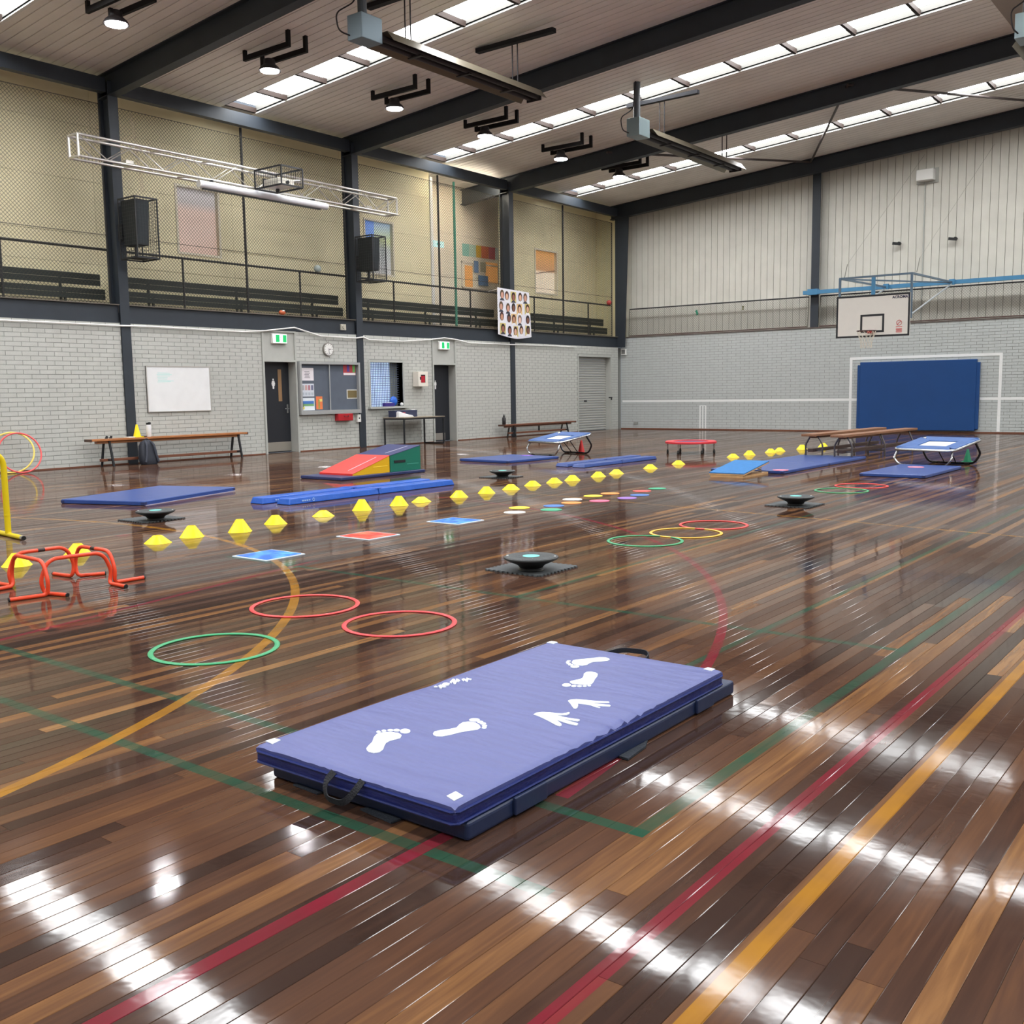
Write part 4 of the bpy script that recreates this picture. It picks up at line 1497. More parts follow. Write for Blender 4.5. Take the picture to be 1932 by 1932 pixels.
# ================================================================== TRUSS, PROJECTOR, SCREEN, SPEAKERS
def truss():
    x0, x1 = 0.48, 0.78
    y0, y1 = -19.68, -11.58
    z0, z1 = 5.58, 5.96
    t = thing('lighting_truss', 'aluminium box truss mounted across the gallery columns', 'truss', ((x0 + x1) / 2, (y0 + y1) / 2, z0))
    cs = [(x0, z0), (x1, z0), (x1, z1), (x0, z1)]
    for x, z in cs:
        obj('chord', MB().cyl((x, y0, z), (x, y1, z), 0.025, n=10), ALU, t, smooth=True)
    for y in (y0, y1):
        for a, b in ((0, 1), (1, 2), (2, 3), (3, 0)):
            obj('end_frame', MB().cyl((cs[a][0], y, cs[a][1]), (cs[b][0], y, cs[b][1]), 0.024, n=8), ALU, t)
    n = 14
    st = (y1 - y0) / n
    for x in (x0, x1):
        for i in range(n):
            a, b = (z1, z0) if i % 2 == 0 else (z0, z1)
            obj('lacing', MB().cyl((x, y0 + i * st, a), (x, y0 + (i + 1) * st, b), 0.010, n=6), ALU, t)
    for z in (z0, z1):
        for i in range(1, n, 2):
            yy = y0 + i * st + (0 if z == z1 else st)
            obj('cross_lacing', MB().cyl((x0, yy - 0.12, z), (x1, yy + 0.12, z), 0.012, n=6), ALU, t)
    for y in (-18.48, -12.2):
        obj('column_clamp', MB().box(0.031, x0, y - 0.08, y + 0.08, z0 + 0.1, z0 + 0.16), ALU, t)
    s = thing('projector_screen', 'long white roller projection screen case under the truss', 'projector screen', (0.85, -15.6, 5.32))
    obj('case', MB().cyl((0.86, -17.22, 5.45), (0.86, -13.93, 5.45), 0.074, n=20), mat('screen_case', (214, 216, 222), 0.35), s, smooth=True)
    obj('end_cap', MB().cyl((0.86, -17.25, 5.45), (0.86, -17.22, 5.45), 0.07, n=20), WHITE, s)
    obj('end_cap', MB().cyl((0.86, -13.93, 5.45), (0.86, -13.90, 5.45), 0.07, n=20), WHITE, s)
    obj('screen_slot', MB().box(0.82, 0.88, -17.15, -14.1, 5.355, 5.385), BLACKP, s)
    for y in (-16.9, -14.25):
        obj('hanging_bracket', MB().box(0.76, 0.84, y - 0.02, y + 0.02, 5.51, 5.57), DARK, s)
    pc = L(527, 340, 1.0)
    c = thing('projector_cage', 'black wire cage holding a white projector on the truss', 'projector cage', (1.2, -15.56, 5.55))
    cx0, cx1, cy0, cy1, cz0, cz1 = 0.83, 1.66, -15.84, -15.28, 5.55, 5.92
    F_ = MB()
    for a in (cx0, cx1):
        for b in (cy0, cy1):
            F_.bar((a, b, cz0), (a, b, cz1), 0.025, 0.025)
    for z in (cz0, cz1):
        for a in (cx0, cx1):
            F_.bar((a, cy0, z), (a, cy1, z), 0.03, 0.03)
        for b in (cy0, cy1):
            F_.bar((cx0, b, z), (cx1, b, z), 0.03, 0.03)
    obj('cage_frame', F_, DARK, c)
    W_ = MB()
    for i in range(1, 12):
        f = i / 12
        xx, yy = cx0 + (cx1 - cx0) * f, cy0 + (cy1 - cy0) * f
        for b in (cy0, cy1):
            W_.bar((xx, b, cz0), (xx, b, cz1), 0.004, 0.004)
        for a in (cx0, cx1):
            W_.bar((a, yy, cz0), (a, yy, cz1), 0.004, 0.004)
    for i in range(1, 5):
        z = cz0 + (cz1 - cz0) * i / 5
        for b in (cy0, cy1):
            W_.bar((cx0, b, z), (cx1, b, z), 0.003, 0.003)
        for a in (cx0, cx1):
            W_.bar((a, cy0, z), (a, cy1, z), 0.003, 0.003)
    obj('cage_wires', W_, DARK, c, kind='stuff')
    obj('bracket', MB().box(0.79, cx0, (cy0 + cy1) / 2 - 0.05, (cy0 + cy1) / 2 + 0.05, 5.62, 5.80), DARK, c)
    obj('mount', MB().cyl((1.2, -15.56, 5.47), (1.2, -15.56, 5.55), 0.04), DARK, c)
    p = thing('projector', 'white projector sitting inside the wire cage on the truss', 'projector', (1.22, -15.56, 5.56))
    obj('body', MB().rbox(0.98, 1.5, -15.76, -15.34, 5.567, 5.72, 0.06), mat('projector_white', (222, 218, 206), 0.4), p, bevel=0.015)
    obj('lens', MB().cyl((1.49, -15.56, 5.64), (1.54, -15.56, 5.64), 0.035, n=16), BLACKP, p)


truss()
a_, b_ = L(247, 215, 0.06), L(270, 366, 0.6)
cp = MB()
for d_ in (-0.02, 0.02):
    cp.tube([(0.06, a_[1] + d_, a_[2]), (0.25, (a_[1] * 2 + b_[1]) / 3 + d_, (a_[2] * 2 + b_[2]) / 3), (0.6, b_[1] + d_, b_[2])], 0.007, 5)
tag(obj('pull_cord', cp, mat('pale_cord', (196, 180, 150), 0.8)), 'pale doubled cord hanging from the column to the first speaker cage', 'cord')


def speaker(k, idx, label, labc):
    un, ur, vt, vb = ((257, 298, 370, 484), (703, 728, 443, 528))[idx]
    x0, x1 = 0.16, 0.72
    y0, y1 = L(un, (vt + vb) / 2, x1)[1], L(ur, (vt + vb) / 2, x1)[1]
    yc = y0 + 0.02
    z0, z1 = L(un, vb, x1)[2], L(un, vt, x1)[2]
    c = thing('speaker_cage', labc, 'speaker cage', ((x0 + x1) / 2, yc + 0.2, z0), group='wire speaker cages')
    F_ = MB()
    for a in (x0, x1):
        for b in (y0, y1):
            F_.bar((a, b, z0), (a, b, z1), 0.022, 0.022)
    for z in (z0, z1):
        for a in (x0, x1):
            F_.bar((a, y0, z), (a, y1, z), 0.025, 0.025)
        for b in (y0, y1):
            F_.bar((x0, b, z), (x1, b, z), 0.025, 0.025)
    obj('cage_frame', F_, DARK, c)
    W_ = MB()
    for i in range(1, 17):
        z = z0 + (z1 - z0) * i / 17
        for b in (y0, y1):
            W_.bar((x0, b, z), (x1, b, z), 0.004, 0.004)
        for a in (x0, x1):
            W_.bar((a, y0, z), (a, y1, z), 0.004, 0.004)
    for i in range(1, 8):
        f = i / 8
        xx, yy = x0 + (x1 - x0) * f, y0 + (y1 - y0) * f
        for b in (y0, y1):
            W_.bar((xx, b, z0), (xx, b, z1), 0.004, 0.004)
        for a in (x0, x1):
            W_.bar((a, yy, z0), (a, yy, z1), 0.004, 0.004)
    obj('cage_wires', W_, DARK, c, kind='stuff')
    obj('bracket', MB().box(0.031, x0, COLY[1 + idx] - 0.06, COLY[1 + idx] + 0.06, 4.3, 4.6), DARK, c)
    s = thing('loudspeaker', label, 'speaker', (0.25, yc + 0.15, z0 + 0.2), group='caged loudspeakers')
    sa, sb = y0 + 0.03, y1 - 0.14
    obj('cabinet', MB().hexa([(0.22, sa + 0.02, z0 + 0.24), (0.64, sa + 0.02, z0 + 0.24), (0.64, sb - 0.02, z0 + 0.24), (0.22, sb - 0.02, z0 + 0.24)], [(0.20, sa, z1 - 0.03), (0.68, sa, z1 - 0.03), (0.68, sb, z1 - 0.03), (0.20, sb, z1 - 0.03)]), mat('speaker_black', (26, 32, 34), 0.6), s, bevel=0.01)
    obj('grille', MB().hexa([(0.641, sa + 0.04, z0 + 0.28), (0.646, sa + 0.04, z0 + 0.28), (0.646, sb - 0.04, z0 + 0.28), (0.641, sb - 0.04, z0 + 0.28)], [(0.681, sa + 0.03, z1 - 0.06), (0.686, sa + 0.03, z1 - 0.06), (0.686, sb - 0.03, z1 - 0.06), (0.681, sb - 0.03, z1 - 0.06)]), mat('speaker_grille', (40, 48, 52), 0.7, bump=0.3, bscale=200), s)
    obj('shelf', MB().box(0.2, 0.7, y0 + 0.02, y1 - 0.02, z0 + 0.015, z0 + 0.03), DARK, c)
    obj('pole_mount', MB().box(0.38, 0.42, (sa + sb) / 2 - 0.02, (sa + sb) / 2 + 0.02, z0 + 0.03, z0 + 0.24), DARK, s)


speaker(0, 0, 'black loudspeaker in the wire cage on the column left of the pink-lit window', 'black wire cage on the column left of the pink-lit window')
speaker(1, 1, 'black loudspeaker in the wire cage on the column beside the blue-lit window', 'black wire cage on the column beside the blue-lit window')



# ================================================================== THINGS ON THE LEFT WALL
def box_on_wall(u0, v0, u1, v1, x):
    a, b = L(u0, v0, x), L(u1, v1, x)
    return min(a[1], b[1]), max(a[1], b[1]), min(a[2], b[2]), max(a[2], b[2])


def whiteboard():
    y0, y1, z0, z1 = box_on_wall(275, 690, 400, 775, 0.03)
    t = thing('whiteboard', 'large smudged whiteboard with thin metal frame on the brick wall', 'whiteboard', (0.02, (y0 + y1) / 2, z0))
    obj('writing_surface', MB().box(0.002, 0.022, y0, y1, z0, z1), mat('smudged_white', (230, 232, 232), 0.25, var=0.035, scale=4), t)
    fr = MB()
    w = 0.018
    for a, b, c, d in ((y0, y1, z0, z0 + w), (y0, y1, z1 - w, z1), (y0, y0 + w, z0 + w, z1 - w), (y1 - w, y1, z0 + w, z1 - w)):
        fr.box(0.002, 0.03, a, b, c, d)
    obj('frame', fr, ALU, t)
    st = MB()
    for k in range(7):
        zz = z1 - 0.14 - 0.03 * k
        ya = y0 + 0.22 + random.uniform(0, 0.05)
        st.bar((0.0225, ya, zz), (0.0225, ya + random.uniform(0.2, 0.36), zz + random.uniform(-0.01, 0.01)), 0.002, 0.016)
    obj('marker_smudge', st, mat('pale_teal_marker', (196, 226, 222), 0.4), t)


whiteboard()


def noticeboard():
    y0, y1, z0, z1 = box_on_wall(563, 682, 680, 779, 0.06)
    t = thing('noticeboard', 'glazed grey noticeboard with pinned posters on the brick wall', 'noticeboard', (0.03, (y0 + y1) / 2, z0))
    obj('backing', MB().box(0.002, 0.02, y0, y1, z0, z1), mat('slate_felt', (88, 96, 108), 0.8, var=0.06, scale=5), t)
    fr = MB()
    w = 0.055
    for a, b, c, d in ((y0, y1, z0, z0 + 0.09), (y0, y1, z1 - w, z1), (y0, y0 + w, z0 + 0.09, z1 - w), (y1 - w, y1, z0 + 0.09, z1 - w)):
        fr.box(0.002, 0.10, a, b, c, d)
    obj('frame', fr, mat('satin_aluminium', (176, 178, 178), 0.4, metal=0.4), t)
    ym = L(622, 730, 0.06)[1]
    obj('sliding_stile', MB().box(0.06, 0.075, ym - 0.012, ym + 0.012, z0 + 0.09, z1 - w), MATS['satin_aluminium'], t)
    x = 0.022
    posters = [('white_poster', (568, 694, 592, 718), (228, 222, 226), 'white poster with centred grey print, top left'),
               ('grey_poster', (568, 724, 593, 748), (206, 212, 220), 'pale poster with small pictures, middle left'),
               ('landscape_poster', (569, 751, 594, 774), (224, 232, 238), 'poster with blue sky and green band, bottom left'),
               ('orange_leaflet', (596, 748, 609, 772), (226, 122, 72), 'orange leaflet with a yellow stripe'),
               ('red_poster', (647, 686, 671, 708), (176, 66, 72), 'red and purple poster, top right'),
               ('photo_print', (654, 735, 675, 752), (214, 214, 206), 'white bordered dark photograph')]
    for nm, (u0, v0, u1, v1), c, lb in posters:
        a, b, p, q = box_on_wall(u0, v0, u1, v1, x)
        o = obj(nm, MB().box(0.0205, x, a, b, p, q), mat(nm, c, 0.7), t)
        o['label'] = lb
        ww, hh = b - a, q - p

        def pr(name, fa, fb, fp, fq, col, th=0.002):
            obj(name, MB().box(x, x + th, a + ww * fa, a + ww * fb, p + hh * fp, p + hh * fq), mat(name + '_%d_%d_%d' % col, col, 0.7), o)
        if nm == 'white_poster':
            for k in range(5):
                pr('print_line', 0.25 + 0.03 * (k % 2), 0.7 - 0.04 * (k % 3), 0.2 + 0.12 * k, 0.25 + 0.12 * k, (120, 118, 124))
        if nm == 'grey_poster':
            for k, cc in enumerate(((170, 170, 176), (196, 160, 156), (176, 120, 132), (110, 112, 140))):
                pr('picture', 0.05 + 0.24 * k, 0.22 + 0.24 * k, 0.5, 0.88, cc)
                pr('picture', 0.05 + 0.24 * k, 0.22 + 0.24 * k, 0.1, 0.32, (176, 186, 196))
        if nm == 'landscape_poster':
            pr('sky_band', 0.05, 0.95, 0.52, 0.76, (66, 116, 190))
            pr('grass_band', 0.05, 0.95, 0.34, 0.52, (120, 170, 110))
            pr('yellow_corner', 0.02, 0.2, 0.1, 0.3, (226, 214, 80))
            pr('dark_tree', 0.04, 0.14, 0.3, 0.6, (50, 70, 60))
        if nm == 'orange_leaflet':
            pr('stripe', 0.35, 0.55, 0.05, 0.75, (140, 160, 80))
            pr('flash', 0.5, 0.95, 0.6, 0.8, (230, 210, 120))
        if nm == 'red_poster':
            pr('purple_block', 0.3, 0.5, 0.3, 0.9, (90, 70, 150))
            pr('green_block', 0.75, 0.95, 0.25, 0.9, (100, 170, 90))
            pr('white_foot', 0.02, 0.98, 0.02, 0.2, (232, 226, 228))
        if nm == 'photo_print':
            pr('picture', 0.08, 0.92, 0.1, 0.9, (112, 98, 60))


noticeboard()


def wall_clock():
    p = L(620, 659, 0.05)
    t = thing('wall_clock', 'round white wall clock hanging above the noticeboard', 'clock', (0.02, p[1], p[2] - 0.15))

    def cyl(x0, x1, r, n=28):
        return MB().cyl((x0, p[1], p[2]), (x1, p[1], p[2]), r, n=n)
    obj('rim', cyl(0.002, 0.055, 0.155), mat('clock_rim', (150, 146, 140), 0.35, metal=0.4), t)
    obj('face', cyl(0.055, 0.058, 0.135), WHITE, t)
    for k in range(12):
        a = k * math.pi / 6
        obj('hour_mark', MB().bar((0.0585, p[1] + 0.105 * math.sin(a), p[2] + 0.105 * math.cos(a)), (0.0585, p[1] + 0.125 * math.sin(a), p[2] + 0.125 * math.cos(a)), 0.012, 0.002, (1, 0, 0)), DARK, t)
    obj('hour_hand', MB().bar((0.061, p[1], p[2]), (0.061, p[1] + 0.08, p[2] + 0.005), 0.014, 0.002, (1, 0, 0)), DARK, t)
    obj('minute_hand', MB().bar((0.063, p[1], p[2] + 0.02), (0.063, p[1] + 0.004, p[2] - 0.11), 0.010, 0.002, (1, 0, 0)), DARK, t)
    obj('cord', MB().tube(fillet([(0.03, p[1], p[2] + 0.15), (0.02, p[1] - 0.07, p[2] + 0.24), (0.02, p[1] + 0.02, p[2] + 0.32)], 0.06), 0.006, 6), TRIMG, t)


wall_clock()


def defib():
    y0, y1, z0, z1 = box_on_wall(789, 701, 808, 729, 0.2)
    t = thing('first_aid_cabinet', 'white wall cabinet with a window showing a red kit', 'cabinet', (0.1, (y0 + y1) / 2, z0))
    obj('case', MB().box(0.002, 0.2, y0, y1, z0, z1), mat('cabinet_white', (232, 226, 214), 0.45), t, bevel=0.008)
    obj('window', MB().box(0.2, 0.204, y0 + 0.1, y1 - 0.11, z0 + 0.1, z1 - 0.08), mat('dark_cabinet_glass', (44, 26, 30), 0.2), t)
    obj('red_kit', MB().box(0.204, 0.208, y0 + 0.1, y0 + 0.24, z0 + 0.1, z0 + 0.27), mat('kit_red', (176, 30, 48), 0.4), t)
    obj('catch', MB().box(0.2, 0.215, y0 + 0.06, y0 + 0.085, z0 + 0.17, z0 + 0.25), DARK, t)


defib()


def small_wall_things():
    y0, y1, z0, z1 = box_on_wall(638, 781, 666, 793, 0.12)
    t = thing('red_box', 'small red wall box with handles under the noticeboard', 'box', (0.06, (y0 + y1) / 2, z0))
    obj('case', MB().box(0.002, 0.13, y0, y1, z0, z1), mat('box_red', (176, 30, 40), 0.4), t, bevel=0.008)
    obj('handle', MB().tube(fillet([(0.13, (y0 + y1) / 2 - 0.06, z1 - 0.04), (0.16, (y0 + y1) / 2 - 0.06, z1 - 0.07), (0.16, (y0 + y1) / 2 + 0.08, z1 - 0.07), (0.13, (y0 + y1) / 2 + 0.08, z1 - 0.04)], 0.02), 0.008, 6), mat('dark_red', (96, 14, 24), 0.4), t)
    y0, y1, z0, z1 = box_on_wall(674, 782, 681, 796, 0.05)
    t = thing('wall_switch', 'white key switch box beside the red box', 'switch', (0.02, (y0 + y1) / 2, z0))
    obj('case', MB().box(0.002, 0.06, y0, y1, z0, z1), WHITE, t, bevel=0.006)
    obj('key_slot', MB().cyl((0.06, (y0 + y1) / 2, (z0 + z1) / 2), (0.063, (y0 + y1) / 2, (z0 + z1) / 2), 0.02), DARK, t)
    y0, y1, z0, z1 = box_on_wall(776, 772, 783, 779, 0.02)
    t = thing('power_outlet', 'small white power point on the brick above the table', 'outlet', (0.01, (y0 + y1) / 2, z0))
    obj('plate', MB().box(0.002, 0.02, y0, y1, z0, z1), WHITE, t)
    obj('socket', MB().box(0.02, 0.024, y0 + 0.03, y1 - 0.03, z0 + 0.03, z1 - 0.04), TRIMG, t)
    p = L(650, 617, 0.03)
    t = thing('beam_bracket', 'small off-white mounting bracket on the gallery beam above the noticeboard', 'bracket', (0.0, p[1], p[2] - 0.07))
    obj('plate', MB().box(-0.039, 0.0, p[1] - 0.08, p[1] + 0.08, p[2] - 0.07, p[2] + 0.07), mat('offwhite_metal', (190, 186, 172), 0.5), t)
    obj('boss', MB().cyl((0.0, p[1], p[2]), (0.03, p[1], p[2]), 0.045), MATS['offwhite_metal'], t)
    pts = [(-60, 600), (0, 604), (110, 609), (225, 614.5), (247, 615), (300, 617), (400, 623), (462, 626), (500, 624), (555, 618), (605, 634), (670, 638), (685, 636), (696, 641), (760, 644), (810, 641), (838, 637.5), (862, 641), (885, 647), (960, 650), (1040, 652.5), (1088, 655)]
    P = []
    for u, v in pts:
        q = L(u, v, 0.05)
        P.append((0.05, q[1], q[2]))
    o = obj('white_conduit', MB().tube(P, 0.018, 6), WHITE, smooth=True)
    tag(o, 'sagging white conduit pipe running along the top of the brick wall', 'conduit')
    # hatch sill things
    a, b = L(724, 764, 0.05), L(742, 764, 0.05)
    t = thing('tissue_box', 'small dark purple carton on the hatch sill', 'box', (0.03, (a[1] + b[1]) / 2, hz0))
    obj('carton', MB().box(0.0, 0.1, a[1], b[1], hz0 + 0.001, hz0 + 0.09), mat('purple_carton', (60, 46, 130), 0.5), t)
    obj('carton_top', MB().box(0.02, 0.08, a[1] + 0.06, b[1] - 0.06, hz0 + 0.09, hz0 + 0.1), WHITE, t)
    c = L(742.5, 753, -0.08)
    t = thing('blue_ball', 'blue ball behind the grid in the service hatch', 'ball', (-0.08, c[1], hz0 + 0.13))
    prof = [(max(1e-6, 0.125 * math.sin(math.pi * k / 10)), -0.125 * math.cos(math.pi * k / 10)) for k in range(11)]
    obj('shell', MB().lathe(prof, (0, 0, 0), 16, 0.5, 1), mat('blue_rubber', (40, 100, 200), 0.4), t, smooth=True, world=False)
    c = L(758, 761, 0.05)
    o = obj('white_ball', MB().lathe([(max(1e-6, 0.045 * math.sin(math.pi * k / 8)), 0.045 - 0.045 * math.cos(math.pi * k / 8)) for k in range(9)], (0.05, min(c[1], hb + 0.05), hz0 + 0.001), 12), mat('white_rubber', (222, 224, 222), 0.5), smooth=True)
    tag(o, 'small white ball at the end of the hatch sill', 'ball')


small_wall_things()


# ---- table with shoe box and shoe
def table():
    x0, x1, y0, y1, z = 0.07, 0.80, -11.55, -10.02, 0.715
    t = thing('steel_table', 'narrow table on thin black steel legs under the service hatch', 'table', ((x0 + x1) / 2, (y0 + y1) / 2, 0))
    obj('table_top', MB().box(x0, x1, y0, y1, z - 0.02, z), mat('pale_laminate', (150, 138, 120), 0.4), t)
    obj('apron', MB().box(x0 + 0.01, x1 - 0.01, y0 + 0.01, y1 - 0.01, z - 0.06, z - 0.02), DARK, t)
    for yy in (y0 + 0.03, y1 - 0.03):
        for xx in (x0 + 0.03, x1 - 0.03):
            obj('leg', MB().box(xx - 0.016, xx + 0.016, yy - 0.016, yy + 0.016, 0, z - 0.06), DARK, t)
        obj('foot_rail', MB().box(x0 + 0.046, x1 - 0.046, yy - 0.016, yy + 0.016, 0.0, 0.032), DARK, t)
    a, b = L(737, 788, 0.25), L(779, 788, 0.25)
    bx = thing('shoe_box', 'dark blue shoe box standing on the steel table', 'box', (0.3, (a[1] + b[1]) / 2, z))
    obj('carton', MB().box(0.18, 0.40, a[1], b[1], z, z + 0.14), mat('navy_carton', (50, 56, 84), 0.6), bx)
    obj('carton_lid', MB().box(0.175, 0.405, a[1] - 0.005, b[1] + 0.005, z + 0.14, z + 0.165), MATS['navy_carton'], bx)
    a, b = L(750, 788, 0.5), L(777, 788, 0.5)
    s = thing('sports_shoe', 'white running shoe in front of the dark blue shoe box', 'shoe', (0.5, (a[1] + b[1]) / 2, z))
    ln = b[1] - a[1]
    out = [(0.0, 0.02), (0.0, 0.13), (0.05, 0.15), (0.3, 0.11), (0.5, 0.085), (0.75, 0.06), (0.95, 0.045), (1.0, 0.02)]
    mb = MB()
    prof = []
    for i, xx in enumerate((0.455, 0.475, 0.535, 0.555)):
        k = 0.9 if i in (0, 3) else 1.0
        prof.append([(xx, a[1] + ln * f, z + 0.02 + (h - 0.02) * k) for f, h in out])
    vs = [q for p in prof for q in p]
    n = len(out)
    fs = [(i * n + j, i * n + (j + 1) % n, (i + 1) * n + (j + 1) % n, (i + 1) * n + j) for i in range(3) for j in range(n)] + [tuple(range(n)), tuple(range(3 * n, 4 * n))]
    mb.add(vs, fs)
    obj('upper', mb, mat('shoe_white', (238, 238, 240), 0.6), s, bevel=0.01)
    obj('sole', MB().box(0.45, 0.56, a[1] - 0.005, b[1] + 0.01, z, z + 0.022), WHITE, s, bevel=0.006)
    obj('laces', MB().box(0.475, 0.535, a[1] + ln * 0.32, a[1] + ln * 0.5, z + 0.10, z + 0.118), mat('pink_laces', (186, 80, 92), 0.6), s)


table()


# ---- benches along the wall
def wall_bench(label, xc, ya, yb, zt, la, lb, wood, mid=False):
    t = thing('gym_bench', label, 'bench', (xc, (ya + yb) / 2, 0), group='long gym benches')
    obj('seat', MB().box(xc - 0.12, xc + 0.12, ya + 0.02, yb - 0.02, zt - 0.04, zt), wood, t, bevel=0.006)
    obj('seat_beam', MB().box(xc - 0.05, xc + 0.05, ya + 0.16, yb - 0.16, zt - 0.09, zt - 0.04), wood, t, bevel=0.006)
    for yy in (ya, yb - 0.02):
        obj('end_strip', MB().box(xc - 0.12, xc + 0.12, yy, yy + 0.02, zt - 0.05, zt), mat('bench_end', (80, 56, 44), 0.5), t)
    for yy in (la, lb):
        for s in (-1, 1):
            obj('leg', MB().bar((xc + s * 0.11, yy + 0.06 * s, 0.0), (xc + s * 0.06, yy + 0.02 * s, zt - 0.04), 0.035, 0.035, (0, 1, 0)), DARK, t)
        obj('spreader', MB().bar((xc - 0.1, yy, 0.13), (xc + 0.1, yy, 0.13), 0.03, 0.03), DARK, t)
    if mid:
        obj('leg', MB().box(xc - 0.02, xc + 0.02, (ya + yb) / 2 - 0.015, (ya + yb) / 2 + 0.015, 0.14, zt - 0.09), DARK, t)
    obj('lower_beam', MB().box(xc - 0.045, xc + 0.045, la - 0.14, lb + 0.12, 0.10, 0.15), WOODD, t, bevel=0.006)
    return t


wall_bench('long timber bench by the wall with backpack, cone and bottle', 0.30, -19.58, -15.98, 0.53, -19.2, -16.22, WOODB)
wall_bench('low dark timber bench by the wall left of the roller door', 0.30, -7.02, -3.38, 0.38, -6.55, -3.85, WOODD, True)


def backpack():
    p = G(282, 876)
    xc, yc = 0.52, -18.46
    t = thing('backpack', 'black backpack standing on the floor in front of the timber bench', 'backpack', (xc, yc, 0))
    loops = [(0.0, 0.80, 0.85), (0.03, 0.95, 1.0), (0.12, 1.0, 1.05), (0.25, 0.97, 0.95), (0.36, 0.86, 0.8), (0.43, 0.66, 0.6), (0.465, 0.40, 0.35), (0.475, 0.15, 0.12)]
    n = 24
    vs, fs = [], []
    for z, w, d in loops:
        for i in range(n):
            a = 2 * math.pi * i / n
            cx, sy = math.cos(a), math.sin(a)
            k = (abs(cx) ** 4 + abs(sy) ** 4) ** -0.25
            vs.append((xc + 0.105 * d * k * cx - 0.12 * z, yc + 0.18 * w * k * sy, z))
    for k in range(len(loops) - 1):
        for i in range(n):
            fs.append((k * n + i, k * n + (i + 1) % n, (k + 1) * n + (i + 1) % n, (k + 1) * n + i))
    fs += [tuple(range(n))[::-1], tuple(range((len(loops) - 1) * n, len(loops) * n))]
    obj('body', MB().add(vs, fs), mat('black_nylon', (40, 44, 54), 0.7, bump=0.2, bscale=30), t, smooth=True)
    for s in (-1, 1):
        pts = fillet([(xc - 0.04, yc + s * 0.04, 0.46), (xc + 0.075, yc + s * 0.075, 0.40), (xc + 0.10, yc + s * 0.10, 0.2), (xc + 0.115, yc + s * 0.14, 0.05)], 0.08)
        obj('shoulder_strap', MB().tube(pts, 0.022, 8), mat('strap_nylon', (58, 62, 74), 0.7), t, smooth=True)
    obj('grab_handle', MB().tube(fillet([(xc - 0.06, yc - 0.03, 0.46), (xc - 0.05, yc - 0.03, 0.50), (xc - 0.05, yc + 0.03, 0.50), (xc - 0.06, yc + 0.03, 0.46)], 0.02), 0.008, 6), MATS['strap_nylon'], t)


backpack()


def tall_cone(name, label, loc, h, r, m, group=None):
    t = thing(name, label, 'cone', loc, group=group)
    b = r * 1.15
    obj('base', MB().rbox(-b, b, -b, b, 0, 0.012, 0.02), m, t, world=False)
    obj('shell', MB().lathe([(r * 0.86, 0.012), (r * 0.2, h), (r * 0.13, h), (r * 0.1, h - 0.01)], (0, 0, 0), 24), m, t, smooth=True, world=False)
    return t


def bench_things():
    p = L(259, 824, 0.30)
    tall_cone('marker_cone', 'tall yellow cone standing on the timber bench', (0.30, p[1], 0.53), 0.25, 0.085, YEL)
    p = L(281, 822, 0.30)
    t = thing('drink_bottle', 'white drink bottle with black cap on the timber bench', 'bottle', (0.30, p[1], 0.53))
    obj('body', MB().lathe([(0.045, 0), (0.05, 0.01), (0.05, 0.21), (0.042, 0.235)], (0, 0, 0), 20), mat('bottle_white', (226, 226, 228), 0.35), t, smooth=True, world=False)
    obj('cap', MB().lathe([(0.04, 0.235), (0.042, 0.265), (0.03, 0.275)], (0, 0, 0), 16), BLACKP, t, smooth=True, world=False)
    obj('carry_loop', MB().tube([(0, 0.03 * math.cos(k) + 0.025, 0.262 + 0.022 * math.sin(k)) for k in [i * math.pi / 8 for i in range(16)]], 0.006, 6, True), BLACKP, t, world=False)
    p = L(948, 803, 0.30)
    t = thing('drink_bottle', 'dark drink bottle at the left end of the low dark bench', 'bottle', (0.30, -6.9, 0.38))
    obj('body', MB().lathe([(0.05, 0), (0.055, 0.01), (0.055, 0.18), (0.03, 0.22)], (0, 0, 0), 20), mat('bottle_dark', (34, 32, 34), 0.35), t, smooth=True, world=False)
    obj('cap', MB().lathe([(0.026, 0.22), (0.03, 0.25), (0.012, 0.265), (0.012, 0.29)], (0, 0, 0), 16), BLACKP, t, smooth=True, world=False)
    a, b = L(243, 824, 0.3), L(255, 824, 0.3)
    o = obj('paper_pad', MB().box(0.2, 0.38, a[1] - 0.05, b[1] - 0.03, 0.531, 0.545), WHITE)
    tag(o, 'small white pad on the bench left of the tall yellow cone', 'notepad')
    a, b = L(268, 824, 0.3), L(276, 824, 0.3)
    o = obj('dark_wallet', MB().box(0.24, 0.36, a[1] + 0.02, b[1] - 0.02, 0.531, 0.55), mat('dark_leather', (60, 40, 38), 0.6), bevel=0.005)
    tag(o, 'small dark flat case on the bench between cone and bottle', 'case')
    p = L(204, 823, 0.3)
    t = thing('sunglasses', 'small dark glasses near the left end of the timber bench', 'glasses', (0.3, p[1], 0.531))
    for s in (-1, 1):
        obj('lens', MB().prism([(0.30, p[1] + s * 0.045 - 0.03, 0.531), (0.31, p[1] + s * 0.045 + 0.025, 0.531), (0.31, p[1] + s * 0.045 + 0.035, 0.575), (0.30, p[1] + s * 0.045, 0.585)], (0.006, 0, 0)), BLACKP, t)
    obj('bridge', MB().bar((0.305, p[1] - 0.03, 0.55), (0.305, p[1] + 0.03, 0.55), 0.008, 0.008), BLACKP, t)


bench_things()


